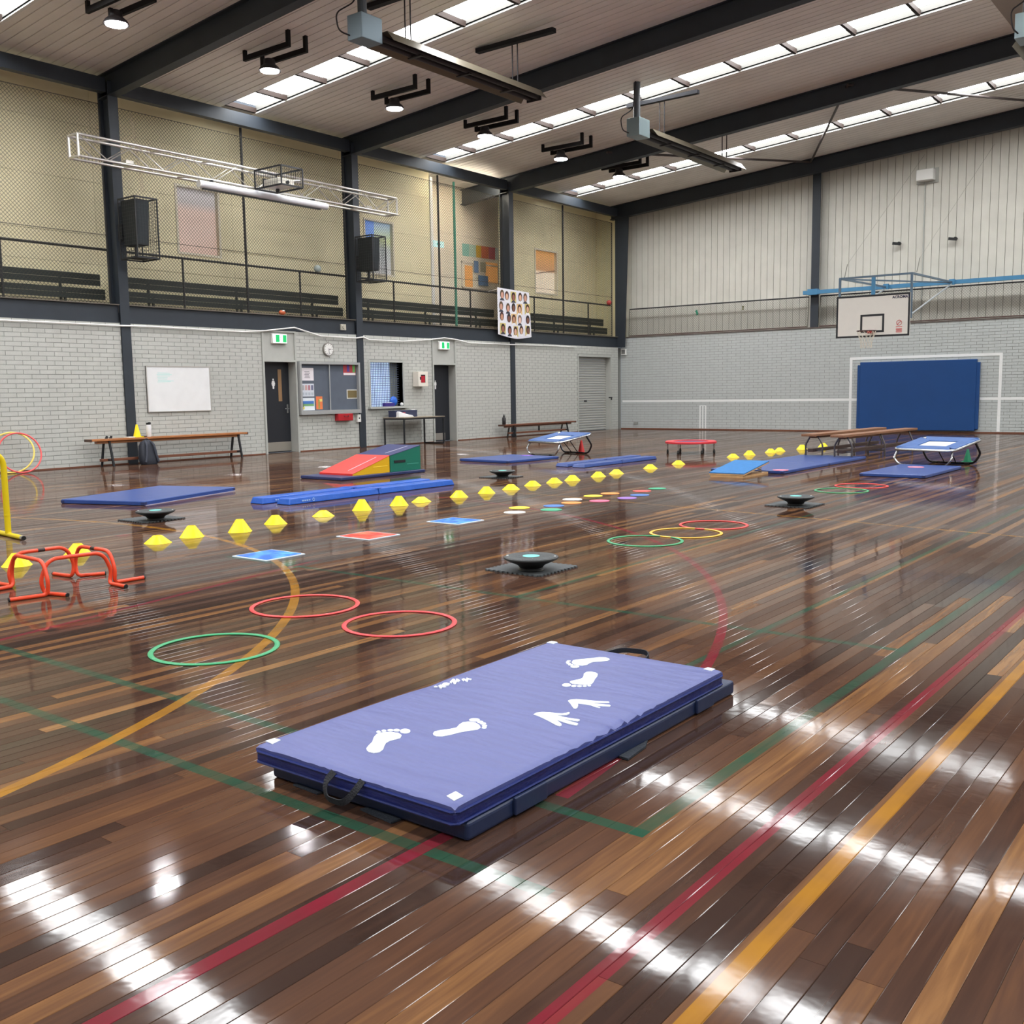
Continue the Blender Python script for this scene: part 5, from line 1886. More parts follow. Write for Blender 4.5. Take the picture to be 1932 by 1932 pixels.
# ---- hula hoops leaning at the left
def lean_hoop(label, u, v, xb, r, nrm, m):
    p = L(u, v, xb)
    n = Vector(nrm).normalized()
    a = Vector((0, 0, 1)).cross(n).normalized()
    b = n.cross(a)
    c = Vector((0, 0, 0))
    pts = [c + a * (r * math.cos(k)) + b * (r * math.sin(k)) for k in [i * 2 * math.pi / 40 for i in range(40)]]
    zmin = min(q.z for q in pts) - 0.0145
    t = thing('hula_hoop', label, 'hoop', (xb, p[1], 0), group='hoops leaning on the wall')
    obj('ring', MB().tube([(q.x, q.y, q.z - zmin) for q in pts], 0.0145, 8, True), m, t, smooth=True, world=False)
    return t


lean_hoop('yellow hoop leaning on the brick wall at the left edge', 22, 858, 0.235, 0.365, (0.84, -0.54, 0.30), mat('yellow_hoop', (248, 222, 110), 0.4))
lean_hoop('pink hoop leaning against the yellow hoop', 38, 858, 0.36, 0.36, (0.98, -0.12, 0.30), mat('pink_hoop', (238, 96, 96), 0.4))


# ================================================================== FLOOR MATS
def floor_mat(label, x0, x1, y0, y1, z0, h, rotz=0.0, m=BLUEV, name='gym_mat', skirt=False, group='blue gym mats'):
    c = ((x0 + x1) / 2, (y0 + y1) / 2)
    t = thing(name, label, 'gym mat', (c[0], c[1], z0), rotz, group)
    hx, hy = (x1 - x0) / 2, (y1 - y0) / 2
    obj('pad', MB().box(-hx, hx, -hy, hy, 0.001, h), m, t, bevel=0.012, world=False, segs=3)
    for sx in (-1, 1):
        for sy in (-1, 1):
            obj('corner_patch', MB().box(min(sx * (hx - 0.05), sx * (hx + 0.002)), max(sx * (hx - 0.05), sx * (hx + 0.002)), min(sy * (hy - 0.05), sy * (hy + 0.002)), max(sy * (hy - 0.05), sy * (hy + 0.002)), 0.012, h - 0.014), NAVYV, t, world=False)
    if skirt:
        obj('underside', MB().box(-hx - 0.012, hx + 0.014, -hy + 0.02, hy - 0.02, 0.0005, 0.006), mat('pale_mat_base', (176, 170, 190), 0.6), t, world=False)
    return t


floor_mat('single blue gym mat lying in front of the timber bench', 6.35 - 0.625, 6.35 + 0.625, -22.18 - 0.94, -22.18 + 0.94, 0, 0.055, math.radians(18.5), skirt=True)
floor_mat('blue gym mat under the red and navy wedges', 5.89, 6.80, -19.27, -17.38, 0, 0.05, m=NAVYV)
floor_mat('blue gym mat in front of the small square trampoline by the far bench', 5.62, 6.86, -15.1, -13.62, 0, 0.05, math.radians(-4), m=BLUEV)
floor_mat('blue gym mat behind the springboard, near one of a pair', 10.87, 12.08, -15.12, -13.22, 0, 0.05)
floor_mat('blue gym mat under the bench legs, far one of a pair', 10.87, 12.08, -13.2, -11.35, 0, 0.05)
floor_mat('blue gym mat with a pink spot before the right square trampoline', 13.17, 14.10, -14.95, -12.98, 0, 0.05)


# ---- hero mats
def hero():
    T = 0.123
    # lower mat
    DK = mat('dark_navy_vinyl', (26, 34, 74), 0.42, var=0.08, scale=6, bump=0.15, bscale=14)
    DK2 = mat('grey_blue_vinyl', (30, 42, 74), 0.4, var=0.08, scale=6, bump=0.1, bscale=14)
    lo = thing('folding_mat', 'dark navy folding mat underneath the footprint mat', 'gym mat', (15.85, -26.75, 0))
    obj('pad', MB().box(15.44, 16.312, -27.635, -25.86, 0.001, 0.060), DK2, lo, bevel=0.012, segs=3)
    FL = mat('velcro_flap', (40, 46, 56), 0.8, bump=0.4, bscale=120)

    def flap(pix, z=0.004, th=0.006):
        P = [G(u, v, z) for u, v in pix]
        return MB().prism([(p[0], p[1], 0.0015) for p in P], (0, 0, th))
    for pix in (((553, 1481), (573, 1478), (618, 1493), (598, 1498)), ((679, 1527), (700, 1524), (757, 1546), (738, 1553))):
        obj('velcro_flap', flap(pix), FL, lo)
    P = [G(u, v, 0.004) for u, v in ((1166, 1428), (1222, 1398), (1218, 1410), (1185, 1434))]
    obj('velcro_flap', MB().prism([(p[0], p[1], 0.0015) for p in P], (0, 0, 0.008)), FL, lo)
    # side pockets on the right face
    for (u0, v0, u1, v1) in ((968, 1500, 1028, 1470), (1312, 1335, 1343, 1318)):
        a, b = L(u0, v0, 16.315), L(u1, v1, 16.315)
        obj('side_pocket', MB().box(16.3125, 16.326, a[1], b[1], 0.010, 0.066), DK2, lo, bevel=0.004)
    # upper mat
    x0, x1, y0, y1 = 15.41, 16.30, -27.675, -25.95
    up = thing('footprint_mat', 'periwinkle blue mat printed with white hands and feet', 'gym mat', ((x0 + x1) / 2, (y0 + y1) / 2, 0.06))
    TOPM = mat('periwinkle_cover', (76, 84, 142), 0.42, var=0.05, scale=3, bump=0.5, bscale=4.5, stretch=(0.8, 2.6, 1), spec=0.6)
    SIDE = mat('navy_side_cover', (26, 34, 96), 0.4, var=0.1, scale=8, bump=0.4, bscale=16, stretch=(1, 1, 3))
    nx, ny = 46, 80
    ym = (y0 + y1) / 2
    vs, fs = [], []

    def zt(s, q):
        e = min(s, 1 - s) * (x1 - x0)
        e2 = min(q, 1 - q) * (y1 - y0)
        z = T
        for d in (e, e2):
            if d < 0.012:
                z -= 0.006 * (1 - math.sqrt(max(0, 1 - (1 - d / 0.012) ** 2)))
        # fold: shallow valley across the middle, deeper towards the edges, puckers by the right edge
        yy = (q - 0.5) * (y1 - y0)
        k = math.exp(-(yy / 0.05) ** 2)
        z -= 0.0015 * k
        pk = math.exp(-(yy / 0.3) ** 2)
        edge = math.exp(-(1 - s) * (x1 - x0) / 0.05)
        z -= pk * edge * (0.007 + 0.006 * math.sin(yy * 75) + 0.004 * math.sin(yy * 140 + 1))
        edge = math.exp(-s * (x1 - x0) / 0.04)
        z -= math.exp(-(yy / 0.12) ** 2) * edge * 0.006
        z += 0.0012 * math.sin(7 * s + 3 * q) * math.sin(9 * q + 2 * s)
        edge = math.exp(-q * (y1 - y0) / 0.03)
        z -= edge * 0.003 * (0.5 + 0.5 * math.sin(s * 60 + 3 * math.sin(s * 17)))
        return z
    for j in range(ny + 1):
        for i in range(nx + 1):
            s, q = i / nx, j / ny
            # denser near the borders
            s2 = 0.5 - 0.5 * math.cos(math.pi * s) * (0.75 + 0.25 * math.cos(math.pi * s) ** 2)
            q2 = 0.5 - 0.5 * math.cos(math.pi * q) * (0.75 + 0.25 * math.cos(math.pi * q) ** 2)
            s2 = s if False else 0.35 * s2 + 0.65 * s
            q2 = 0.35 * q2 + 0.65 * q
            vs.append((x0 + (x1 - x0) * s2, y0 + (y1 - y0) * q2, zt(s2, q2)))
    for j in range(ny):
        for i in range(nx):
            a = j * (nx + 1) + i
            fs.append((a, a + 1, a + nx + 2, a + nx + 1))
    ring = [i for i in range(nx + 1)] + [j * (nx + 1) + nx for j in range(1, ny + 1)] + [ny * (nx + 1) + i for i in range(nx - 1, -1, -1)] + [j * (nx + 1) for j in range(ny - 1, 0, -1)]
    # top with its own lower rim
    b0 = len(vs)
    for a in ring:
        vs.append((vs[a][0], vs[a][1], 0.101))
    for q in range(len(ring)):
        r2 = (q + 1) % len(ring)
        fs.append((ring[q], b0 + q, b0 + r2, ring[r2]))
    obj('cover', MB().add(vs, fs), TOPM, up, smooth=True)
    obj('side_wall', MB().rbox(x0 - 0.001, x1 + 0.001, y0 - 0.001, y1 + 0.001, 0.064, 0.1005, 0.012), SIDE, up, bevel=0.006)
    pip = MB()
    for z in (0.1015, 0.066):
        loop = [(x0 + 0.012, y0 - 0.004, z), (x1 - 0.012, y0 - 0.004, z), (x1 + 0.004, y0 + 0.012, z), (x1 + 0.004, y1 - 0.012, z), (x1 - 0.012, y1 + 0.004, z), (x0 + 0.012, y1 + 0.004, z), (x0 - 0.004, y1 - 0.012, z), (x0 - 0.004, y0 + 0.012, z)]
        o = obj('piping', MB().tube(loop, 0.0045, 6, True), mat('navy_piping', (30, 44, 110), 0.35), up, smooth=True)
    PR = mat('white_print', (226, 232, 240), 0.45)

    def c7(pts):
        return [(980 + x / 6.9, 1200 + y / 6.9) for x, y in pts]

    def c6(pts):
        return [(640 + x / 5.367, 1200 + y / 5.367) for x, y in pts]

    def c3(pts):
        return [(460 + x / 2.0125, 1180 + y / 2.0125) for x, y in pts]

    def sheet(mb, pix, zz=T + 0.0004, th=0.0022):
        P = [G(u, v, zz) for u, v in pix]
        mb.prism([(p[0], p[1], T - 0.003) for p in P], (0, 0, 0.003 + th))
        return mb

    def foot(name, label, sole, toes, cv):
        mb = MB()
        sheet(mb, cv(sole))
        for q in toes:
            sheet(mb, cv(ellipse(q[:2], q[2], q[3], 14)))
        o = obj(name, mb, PR, up)
        o['label'] = label
    foot('footprint', 'white footprint, farthest from the camera', [(680, 345), (700, 318), (760, 308), (900, 297), (1040, 279), (1120, 281), (1165, 297), (1176, 310), (1150, 325), (1060, 335), (960, 340), (915, 355), (880, 378), (820, 388), (750, 382), (700, 370)], [(722, 401, 58, 16), (668, 378, 34, 9), (640, 360, 30, 9), (626, 344, 22, 8), (642, 329, 27, 8)], c7)
    foot('footprint', 'white footprint, second farthest', [(655, 605), (665, 592), (720, 578), (790, 565), (825, 545), (835, 520), (838, 495), (870, 472), (930, 468), (990, 478), (1020, 498), (1015, 525), (985, 560), (965, 600), (940, 630), (870, 640), (770, 635), (690, 625)], [(613, 641, 58, 22), (708, 654, 35, 13), (782, 656, 32, 12), (850, 655, 27, 11), (910, 650, 24, 11)], c7)
    foot('footprint', 'white footprint nearest the camera', [(275, 1140), (300, 1110), (335, 1075), (350, 1030), (380, 995), (430, 980), (520, 975), (600, 985), (632, 1008), (620, 1035), (570, 1050), (510, 1065), (475, 1085), (460, 1110), (445, 1150), (405, 1180), (350, 1188), (300, 1178), (280, 1160)], [(668, 966, 53, 24), (581, 957, 32, 14), (518, 957, 30, 12), (453, 963, 24, 11), (398, 973, 22, 11)], c6)
    foot('footprint', 'white footprint beside the handprints', [(950, 990), (965, 970), (1020, 958), (1120, 945), (1190, 930), (1215, 900), (1250, 878), (1310, 870), (1380, 880), (1420, 905), (1432, 930), (1400, 952), (1320, 962), (1220, 980), (1120, 1005), (1040, 1020), (985, 1018), (955, 1005)], [(1370, 853, 55, 17), (1427, 873, 32, 12), (1456, 889, 32, 11), (1472, 912, 27, 11), (1468, 931, 25, 10)], c6)
    foot('handprint', 'white handprint, far one', [(630, 848), (665, 832), (740, 826), (860, 836), (1000, 850), (1160, 857), (1172, 868), (1160, 876), (1060, 876), (970, 874), (975, 882), (1060, 890), (1175, 900), (1188, 912), (1175, 922), (1080, 918), (960, 908), (1040, 925), (1055, 935), (1040, 941), (990, 930), (930, 908), (850, 893), (760, 882), (765, 905), (755, 935), (735, 950), (705, 945), (680, 910), (655, 872)], [], c7)
    foot('handprint', 'white handprint, near one', [(182, 1024), (230, 1000), (290, 992), (400, 996), (470, 1010), (560, 1013), (610, 1005), (635, 993), (655, 998), (650, 1015), (610, 1032), (540, 1034), (475, 1030), (560, 1055), (650, 1072), (780, 1090), (786, 1102), (760, 1112), (660, 1100), (550, 1078), (640, 1110), (760, 1140), (762, 1155), (740, 1166), (640, 1146), (530, 1110), (480, 1095), (545, 1145), (550, 1165), (525, 1178), (470, 1160), (390, 1115), (300, 1070), (230, 1040)], [], c7)
    # worn lettering by the left edge
    lg = MB()
    for pl in ([(1240, 440), (1262, 431), (1285, 444), (1290, 424), (1312, 432), (1342, 438), (1330, 448), (1308, 441), (1300, 466), (1280, 458), (1268, 448), (1258, 462)],
               [(1118, 470), (1150, 436), (1172, 440), (1178, 458), (1188, 434), (1205, 440), (1226, 452), (1205, 466), (1192, 462), (1180, 486), (1160, 488), (1152, 462), (1135, 480)],
               [(1040, 492), (1060, 476), (1090, 474), (1120, 484), (1108, 500), (1080, 502), (1062, 512), (1048, 505)],
               [(1002, 506), (1030, 494), (1044, 506), (1084, 516), (1060, 520), (1042, 518), (1034, 534), (1018, 528), (1012, 516)],
               [(958, 514), (975, 506), (998, 512), (990, 519), (970, 519)]):
        sheet(lg, c6(pl))
    o = obj('lettering', lg, PR, up)
    o['label'] = 'small white slanted lettering at the left edge'
    for k, pl in enumerate(([(83, 440), (116, 430), (140, 437), (108, 452)], [(770, 650), (805, 632), (834, 650), (798, 668)], [(1150, 66), (1168, 61), (1192, 65), (1176, 71)], [(1745, 167), (1762, 161), (1790, 167), (1776, 174)])):
        mb = MB()
        P = [G(u, v, T) for u, v in c3(pl)]
        mb.prism([(p[0], p[1], T - 0.008) for p in P], (0, 0, 0.0105))
        obj('corner_patch', mb, PR, up)
    # webbing handles at both ends
    WEB = mat('black_webbing', (24, 26, 34), 0.7, bump=0.3, bscale=200)
    ya = L(1, 1, 1)[1]
    a, b = EW(632, 1458, y0), EW(682, 1478, y0)
    xs0, xs1 = a[0], b[0]
    pts = fillet([(xs0, y0 - 0.004, 0.115), (xs0 - 0.012, y0 - 0.035, 0.085), (xs0 + 0.01, y0 - 0.05, 0.045), (xs1 - 0.03, y0 - 0.05, 0.045), (xs1, y0 - 0.03, 0.085), (xs1 + 0.01, y0 - 0.004, 0.115)], 0.03)
    mb = MB()
    for p, q in zip(pts[:-1], pts[1:]):
        mb.bar(p, q, 0.022, 0.003, (0, 1, 0.3))
    obj('carry_handle', mb, WEB, up)
    a, b = EW(1168, 1236, y1 + 0.02), EW(1215, 1240, y1 + 0.02)
    pts = fillet([(a[0] - 0.06, y1 + 0.004, 0.105), (a[0], y1 + 0.05, 0.125), (b[0] - 0.02, y1 + 0.07, 0.125), (b[0] + 0.01, y1 + 0.05, 0.115), (b[0] + 0.01, y1 + 0.004, 0.1)], 0.03)
    mb = MB()
    for p, q in zip(pts[:-1], pts[1:]):
        mb.bar(p, q, 0.006, 0.022, (0, 0, 1))
    obj('carry_handle', mb, WEB, up)


hero()


# ---- wedges
def wedges():
    x0, x1 = 5.97, 6.72
    z = 0.051
    ya, yb, yc = -18.95, -18.13, -17.40
    t = thing('foam_wedge', 'low red and yellow foam wedge on the blue mat', 'foam wedge', (6.35, -18.55, z), group='foam wedges')
    h1, h2 = 0.27, 0.40
    RV = mat('red_vinyl', (226, 62, 58), 0.4, var=0.04)
    YV = mat('yellow_vinyl', (226, 176, 20), 0.4)
    NV = mat('wedge_navy_vinyl', (52, 58, 104), 0.4, var=0.05)
    GV = mat('green_vinyl', (20, 112, 92), 0.4)

    def wedge(par, y0, y1, za, zb, top, side):
        body = MB().hexa([(x0 + 0.004, y0 + 0.004, z), (x1 - 0.004, y0 + 0.004, z), (x1 - 0.004, y1 - 0.002, z), (x0 + 0.004, y1 - 0.002, z)], [(x0 + 0.004, y0 + 0.004, z + za - 0.012), (x1 - 0.004, y0 + 0.004, z + za - 0.012), (x1 - 0.004, y1 - 0.002, z + zb - 0.012), (x0 + 0.004, y1 - 0.002, z + zb - 0.012)])
        obj('side_cover', body, side, par)
        obj('top_cover', MB().hexa([(x0, y0, z + za - 0.012), (x1, y0, z + za - 0.012), (x1, y1, z + zb - 0.012), (x0, y1, z + zb - 0.012)], [(x0, y0, z + za), (x1, y0, z + za), (x1, y1, z + zb), (x0, y1, z + zb)]), top, par, bevel=0.004)
        obj('seam', MB().bar((x1 - 0.22, y0 + 0.12, z + za + 0.001 + (zb - za) * 0.12 / (y1 - y0)), (x1 - 0.2, y1 - 0.1, z + zb + 0.001 - (zb - za) * 0.1 / (y1 - y0)), 0.012, 0.003), mat('pale_seam', (210, 205, 220), 0.5), par)
        obj('side_seam', MB().box(x1 - 0.004, x1 - 0.001, y0 + (y1 - y0) * 0.55, y1 - 0.05, z + 0.10, z + 0.11), mat('seam_' + side.name, tuple(min(255, int(255 * (c ** 0.45) + 45)) for c in side.node_tree.nodes['Principled BSDF'].inputs['Base Color'].default_value[:3]), 0.5), par)
    wedge(t, ya, yb, 0.03, h1, RV, YV)
    obj('front_lip', MB().box(x0, x1, ya - 0.004, ya + 0.0035, z, z + 0.018), RV, t)
    t2 = thing('foam_wedge', 'taller navy and green foam wedge behind the red one', 'foam wedge', (6.35, -17.76, z), group='foam wedges')
    wedge(t2, yb + 0.012, yc, h1, h2, NV, GV)
    obj('handle', MB().box(x1 - 0.003, x1 + 0.006, yb + 0.1, yb + 0.36, z + 0.14, z + 0.18), DARK, t2)


wedges()


def foam_beam(label, x0, x1, y0, y1, h, m=BLUEV2):
    t = thing('foam_beam', label, 'balance beam', ((x0 + x1) / 2, (y0 + y1) / 2, 0), group='blue foam balance beams')
    ym = (y0 + y1) / 2
    for a, b in ((y0, ym - 0.004), (ym + 0.004, y1)):
        obj('half', MB().hexa([(x0, a, 0.001), (x1, a, 0.001), (x1, b, 0.001), (x0, b, 0.001)], [(x0 + 0.02, a + (0.03 if a == y0 else 0), h), (x1 - 0.02, a + (0.03 if a == y0 else 0), h), (x1 - 0.02, b - (0.03 if b == y1 else 0), h), (x0 + 0.02, b - (0.03 if b == y1 else 0), h)]), m, t, bevel=0.012, segs=3)
    obj('hinge_strip', MB().box(x0 + 0.015, x1 - 0.015, ym - 0.05, ym + 0.05, h - 0.004, h + 0.004), m, t, bevel=0.003)
    if h > 0.07:
        lg = MB()
        for k in range(4):
            lg.box(x1 - 0.004, x1 + 0.002, y0 + 0.2 + 0.035 * k, y0 + 0.222 + 0.035 * k, 0.03, 0.045)
        lg.tube([(x1 + 0.001, y0 + 0.38 + 0.016 * math.cos(k), 0.038 + 0.018 * math.sin(k)) for k in [i * math.pi / 6 for i in range(12)]], 0.0035, 4, True)
        obj('logo_print', lg, mat('pale_blue_print', (170, 200, 240), 0.5), t)


foam_beam('long blue foam beam with logo, front one of the left pair', 8.53, 8.77, -21.93, -18.92, 0.078)
foam_beam('long blue foam beam with logo, rear one of the left pair', 8.16, 8.40, -22.03, -18.98, 0.078)
foam_beam('short blue foam beam before the red trampoline, front one', 8.42, 8.68, -15.45, -12.95, 0.062, BLUEV)
foam_beam('short blue foam beam before the red trampoline, rear one', 8.04, 8.30, -15.4, -12.85, 0.062, BLUEV)


# ---- square trampolines
def trampoline(label, x, y, rz):
    t = thing('square_trampoline', label, 'trampoline', (x, y, 0), rz, 'tilted square trampolines')
    hw, hl = 0.52, 0.47
    zf, zr = 0.27, 0.42
    BP = mat('trampoline_pad', (54, 92, 152), 0.55, var=0.15, scale=8, bump=0.3, bscale=12)
    TB = mat('dark_tube', (60, 62, 68), 0.25, metal=0.8)

    def pt(s, q, dz=0.0):
        return (s, q, zf + (zr - zf) * (q + hl) / (2 * hl) + dz)
    loop = []
    r = 0.12
    for cx, cy, a0 in ((hw - r, hl - r, 0), (-hw + r, hl - r, 90), (-hw + r, -hl + r, 180), (hw - r, -hl + r, 270)):
        for i in range(6):
            k = math.radians(a0 + 18 * i)
            loop.append(pt(cx + r * math.cos(k), cy + r * math.sin(k)))
    obj('frame', MB().tube(loop, 0.02, 8, True), CHROME, t, smooth=True, world=False)
    i_x, i_y = 0.25, 0.2
    for a, b, c, d in (((-hw + 0.06, -hl + 0.01), (hw - 0.06, -hl + 0.01), (i_x + 0.06, -i_y), (-i_x - 0.06, -i_y)), ((hw - 0.06, hl - 0.01), (-hw + 0.06, hl - 0.01), (-i_x - 0.06, i_y), (i_x + 0.06, i_y)),
                       ((-hw + 0.01, hl - 0.07), (-hw + 0.01, -hl + 0.07), (-i_x, -i_y - 0.02), (-i_x, i_y + 0.02)), ((hw - 0.01, -hl + 0.07), (hw - 0.01, hl - 0.07), (i_x, i_y + 0.02), (i_x, -i_y - 0.02))):
        mb = MB().hexa([pt(*a, 0.005), pt(*b, 0.005), pt(*c, 0.0), pt(*d, 0.0)], [pt(*a, 0.03), pt(*b, 0.03), pt(*c, 0.02), pt(*d, 0.02)])
        obj('pad', mb, BP, t, bevel=0.008, world=False)
    obj('bed', MB().hexa([pt(-i_x - 0.02, -i_y - 0.02, -0.004), pt(i_x + 0.02, -i_y - 0.02, -0.004), pt(i_x + 0.02, i_y + 0.02, -0.004), pt(-i_x - 0.02, i_y + 0.02, -0.004)], [pt(-i_x - 0.02, -i_y - 0.02), pt(i_x + 0.02, -i_y - 0.02), pt(i_x + 0.02, i_y + 0.02), pt(-i_x - 0.02, i_y + 0.02)]), mat('trampoline_bed', (232, 230, 224), 0.6), t, world=False)
    for q, yb in ((-hl + 0.08, -hl + 0.0), (hl - 0.14, hl - 0.02)):
        zt = pt(0, q)[2] - 0.015
        fx = 0.36
        pts = fillet([(-hw + 0.06, q, zt), (-hw + 0.02, yb, zt * 0.5), (-fx - 0.04, yb, 0.02), (fx + 0.04, yb, 0.02), (hw - 0.02, yb, zt * 0.5), (hw - 0.06, q, zt)], [0.05, 0.09, 0.09, 0.05], 6)
        obj('leg_loop', MB().tube(pts, 0.018, 8), CHROME if q < 0 else TB, t, smooth=True, world=False)
        for s in (-1, 1):
            obj('rubber_foot', MB().box(s * 0.28 - 0.04, s * 0.28 + 0.04, yb - 0.025, yb + 0.025, 0.0, 0.03), BLACKP, t, world=False)
    for s in (-1, 1):
        obj('stay', MB().cyl((s * 0.1, hl - 0.05, 0.03), (s * 0.12, 0.12, pt(0, 0.12)[2] - 0.01), 0.009, n=6), TB, t, world=False)
    return t


trampoline('small square blue-padded trampoline near the far bench, beside a red cone', 6.15, -12.55, math.radians(-14))
trampoline('square blue-padded trampoline at the right, in front of the wall mat', 13.56, -12.33, math.radians(-14))


def round_trampoline():
    x, y = 8.42, -11.1
    t = thing('round_trampoline', 'round red mini trampoline on six legs', 'trampoline', (x, y, 0))
    R, r, z = 0.52, 0.36, 0.245
    vs = []
    prof = [(r, z + 0.005), (R - 0.02, z + 0.012), (R, z), (R, z - 0.035), (R - 0.03, z - 0.04), (r, z - 0.01)]
    n = 36
    mb = MB()
    vs, fs = [], []
    for a, zz in prof:
        for i in range(n):
            k = 2 * math.pi * i / n
            vs.append((a * math.cos(k), a * math.sin(k), zz))
    m_ = len(prof)
    for k in range(m_):
        for i in range(n):
            fs.append((k * n + i, k * n + (i + 1) % n, ((k + 1) % m_) * n + (i + 1) % n, ((k + 1) % m_) * n + i))
    obj('pad', mb.add(vs, fs), mat('red_pad', (206, 50, 62), 0.45), t, smooth=True, world=False)
    obj('bed', MB().lathe([(r + 0.01, z - 0.012), (r + 0.01, z - 0.006)], (0, 0, 0), 36), mat('purple_bed', (70, 50, 96), 0.6), t, world=False)
    for k in range(6):
        a = math.radians(25 + 60 * k)
        px, py = 0.47 * math.cos(a), 0.47 * math.sin(a)
        lg = obj('leg', MB().cyl((px, py, 0.05), (px, py, z - 0.03), 0.013), mat('leg_grey', (150, 140, 136), 0.4, metal=0.4), t, world=False)
        obj('rubber_foot', MB().lathe([(0.02, 0.0), (0.026, 0.03), (0.016, 0.08)], (px, py, 0), 10), BLACKP, lg, world=False)


round_trampoline()
p = G(1097, 855)
tall_cone('marker_cone', 'tall red cone beside the small square trampoline', (p[0], p[1], 0), 0.27, 0.085, RED)
p = G(1797, 872)
tall_cone('marker_cone', 'green cone standing behind the right square trampoline', (13.80, -11.35, 0), 0.22, 0.075, mat('dark_green_cone', (16, 120, 84), 0.4))


def springboard():
    x0, x1, y0, y1 = 11.30, 11.86, -16.05, -15.16
    t = thing('springboard', 'wooden springboard with blue carpet top', 'springboard', ((x0 + x1) / 2, (y0 + y1) / 2, 0))
    W = mat('pale_plywood', (196, 156, 110), 0.5, var=0.15, scale=10)
    obj('base_board', MB().box(x0 + 0.02, x1 - 0.02, y0, y1 + 0.02, 0.0, 0.03), W, t)
    obj('top_board', MB().hexa([(x0, y0, 0.034), (x1, y0, 0.034), (x1, y1, 0.165), (x0, y1, 0.165)], [(x0, y0, 0.054), (x1, y0, 0.054), (x1, y1, 0.185), (x0, y1, 0.185)]), W, t)
    obj('carpet_top', MB().hexa([(x0, y0, 0.054), (x1, y0, 0.054), (x1, y1, 0.185), (x0, y1, 0.185)], [(x0, y0, 0.068), (x1, y0, 0.068), (x1, y1, 0.2), (x0, y1, 0.2)]), mat('blue_carpet', (52, 116, 176), 0.9, var=0.1, scale=14, bump=0.4, bscale=150), t)
    for xx in (x0 + 0.1, x1 - 0.1):
        obj('spring', MB().tube([(xx + 0.03 * math.cos(k), y1 - 0.12 + 0.03 * math.sin(k), 0.03 + 0.12 * k / (8 * math.pi)) for k in [i * math.pi / 6 for i in range(49)]], 0.006, 5), CHROME, t)


springboard()


def gym_bench(label, xa, ya, xb, yb, z0):
    """free-standing bench from (xa,ya) to (xb,yb)"""
    ln = math.hypot(xb - xa, yb - ya)
    rz = math.atan2(yb - ya, xb - xa) - math.pi / 2
    t = thing('gym_bench', label, 'bench', ((xa + xb) / 2, (ya + yb) / 2, 0), rz, 'long gym benches')
    h = ln / 2
    zt = 0.455
    obj('seat', MB().box(-0.13, 0.13, -h, h, zt - 0.045, zt), WOODD if False else mat('mid_bench_timber', (134, 92, 64), 0.45, var=0.25, scale=8, stretch=(6, 0.6, 6)), t, bevel=0.006, world=False)
    obj('seat_beam', MB().box(-0.05, 0.05, -h + 0.2, h - 0.2, zt - 0.085, zt - 0.045), MATS['mid_bench_timber'], t, world=False)
    LG = mat('grey_leg_tube', (96, 92, 94), 0.4, metal=0.5)
    for yy, zb in ((-h + 0.28, z0), (0.0, 0.0), (h - 0.35, 0.0)):
        for s in (-1, 1):
            pts = fillet([(s * 0.16, yy, zb), (s * 0.165, yy, zb + 0.2), (s * 0.07, yy, zt - 0.045)], 0.05)
            obj('leg', MB().tube(pts, 0.017, 8), LG, t, smooth=True, world=False)
        obj('spreader', MB().bar((-0.16, yy, zb + 0.09), (0.16, yy, zb + 0.09), 0.03, 0.03), LG, t, world=False)
    obj('lower_beam', MB().box(-0.05, 0.05, -h + 0.12, h - 0.2, 0.12, 0.18), mat('dark_lower_beam', (66, 48, 42), 0.5), t, bevel=0.005, world=False)


gym_bench('long timber bench standing on the mats, left one of the pair', 11.13, -11.73, 11.32, -8.18, 0.052)
gym_bench('long timber bench standing on the mats, right one of the pair', 11.76, -11.97, 11.98, -8.3, 0.052)


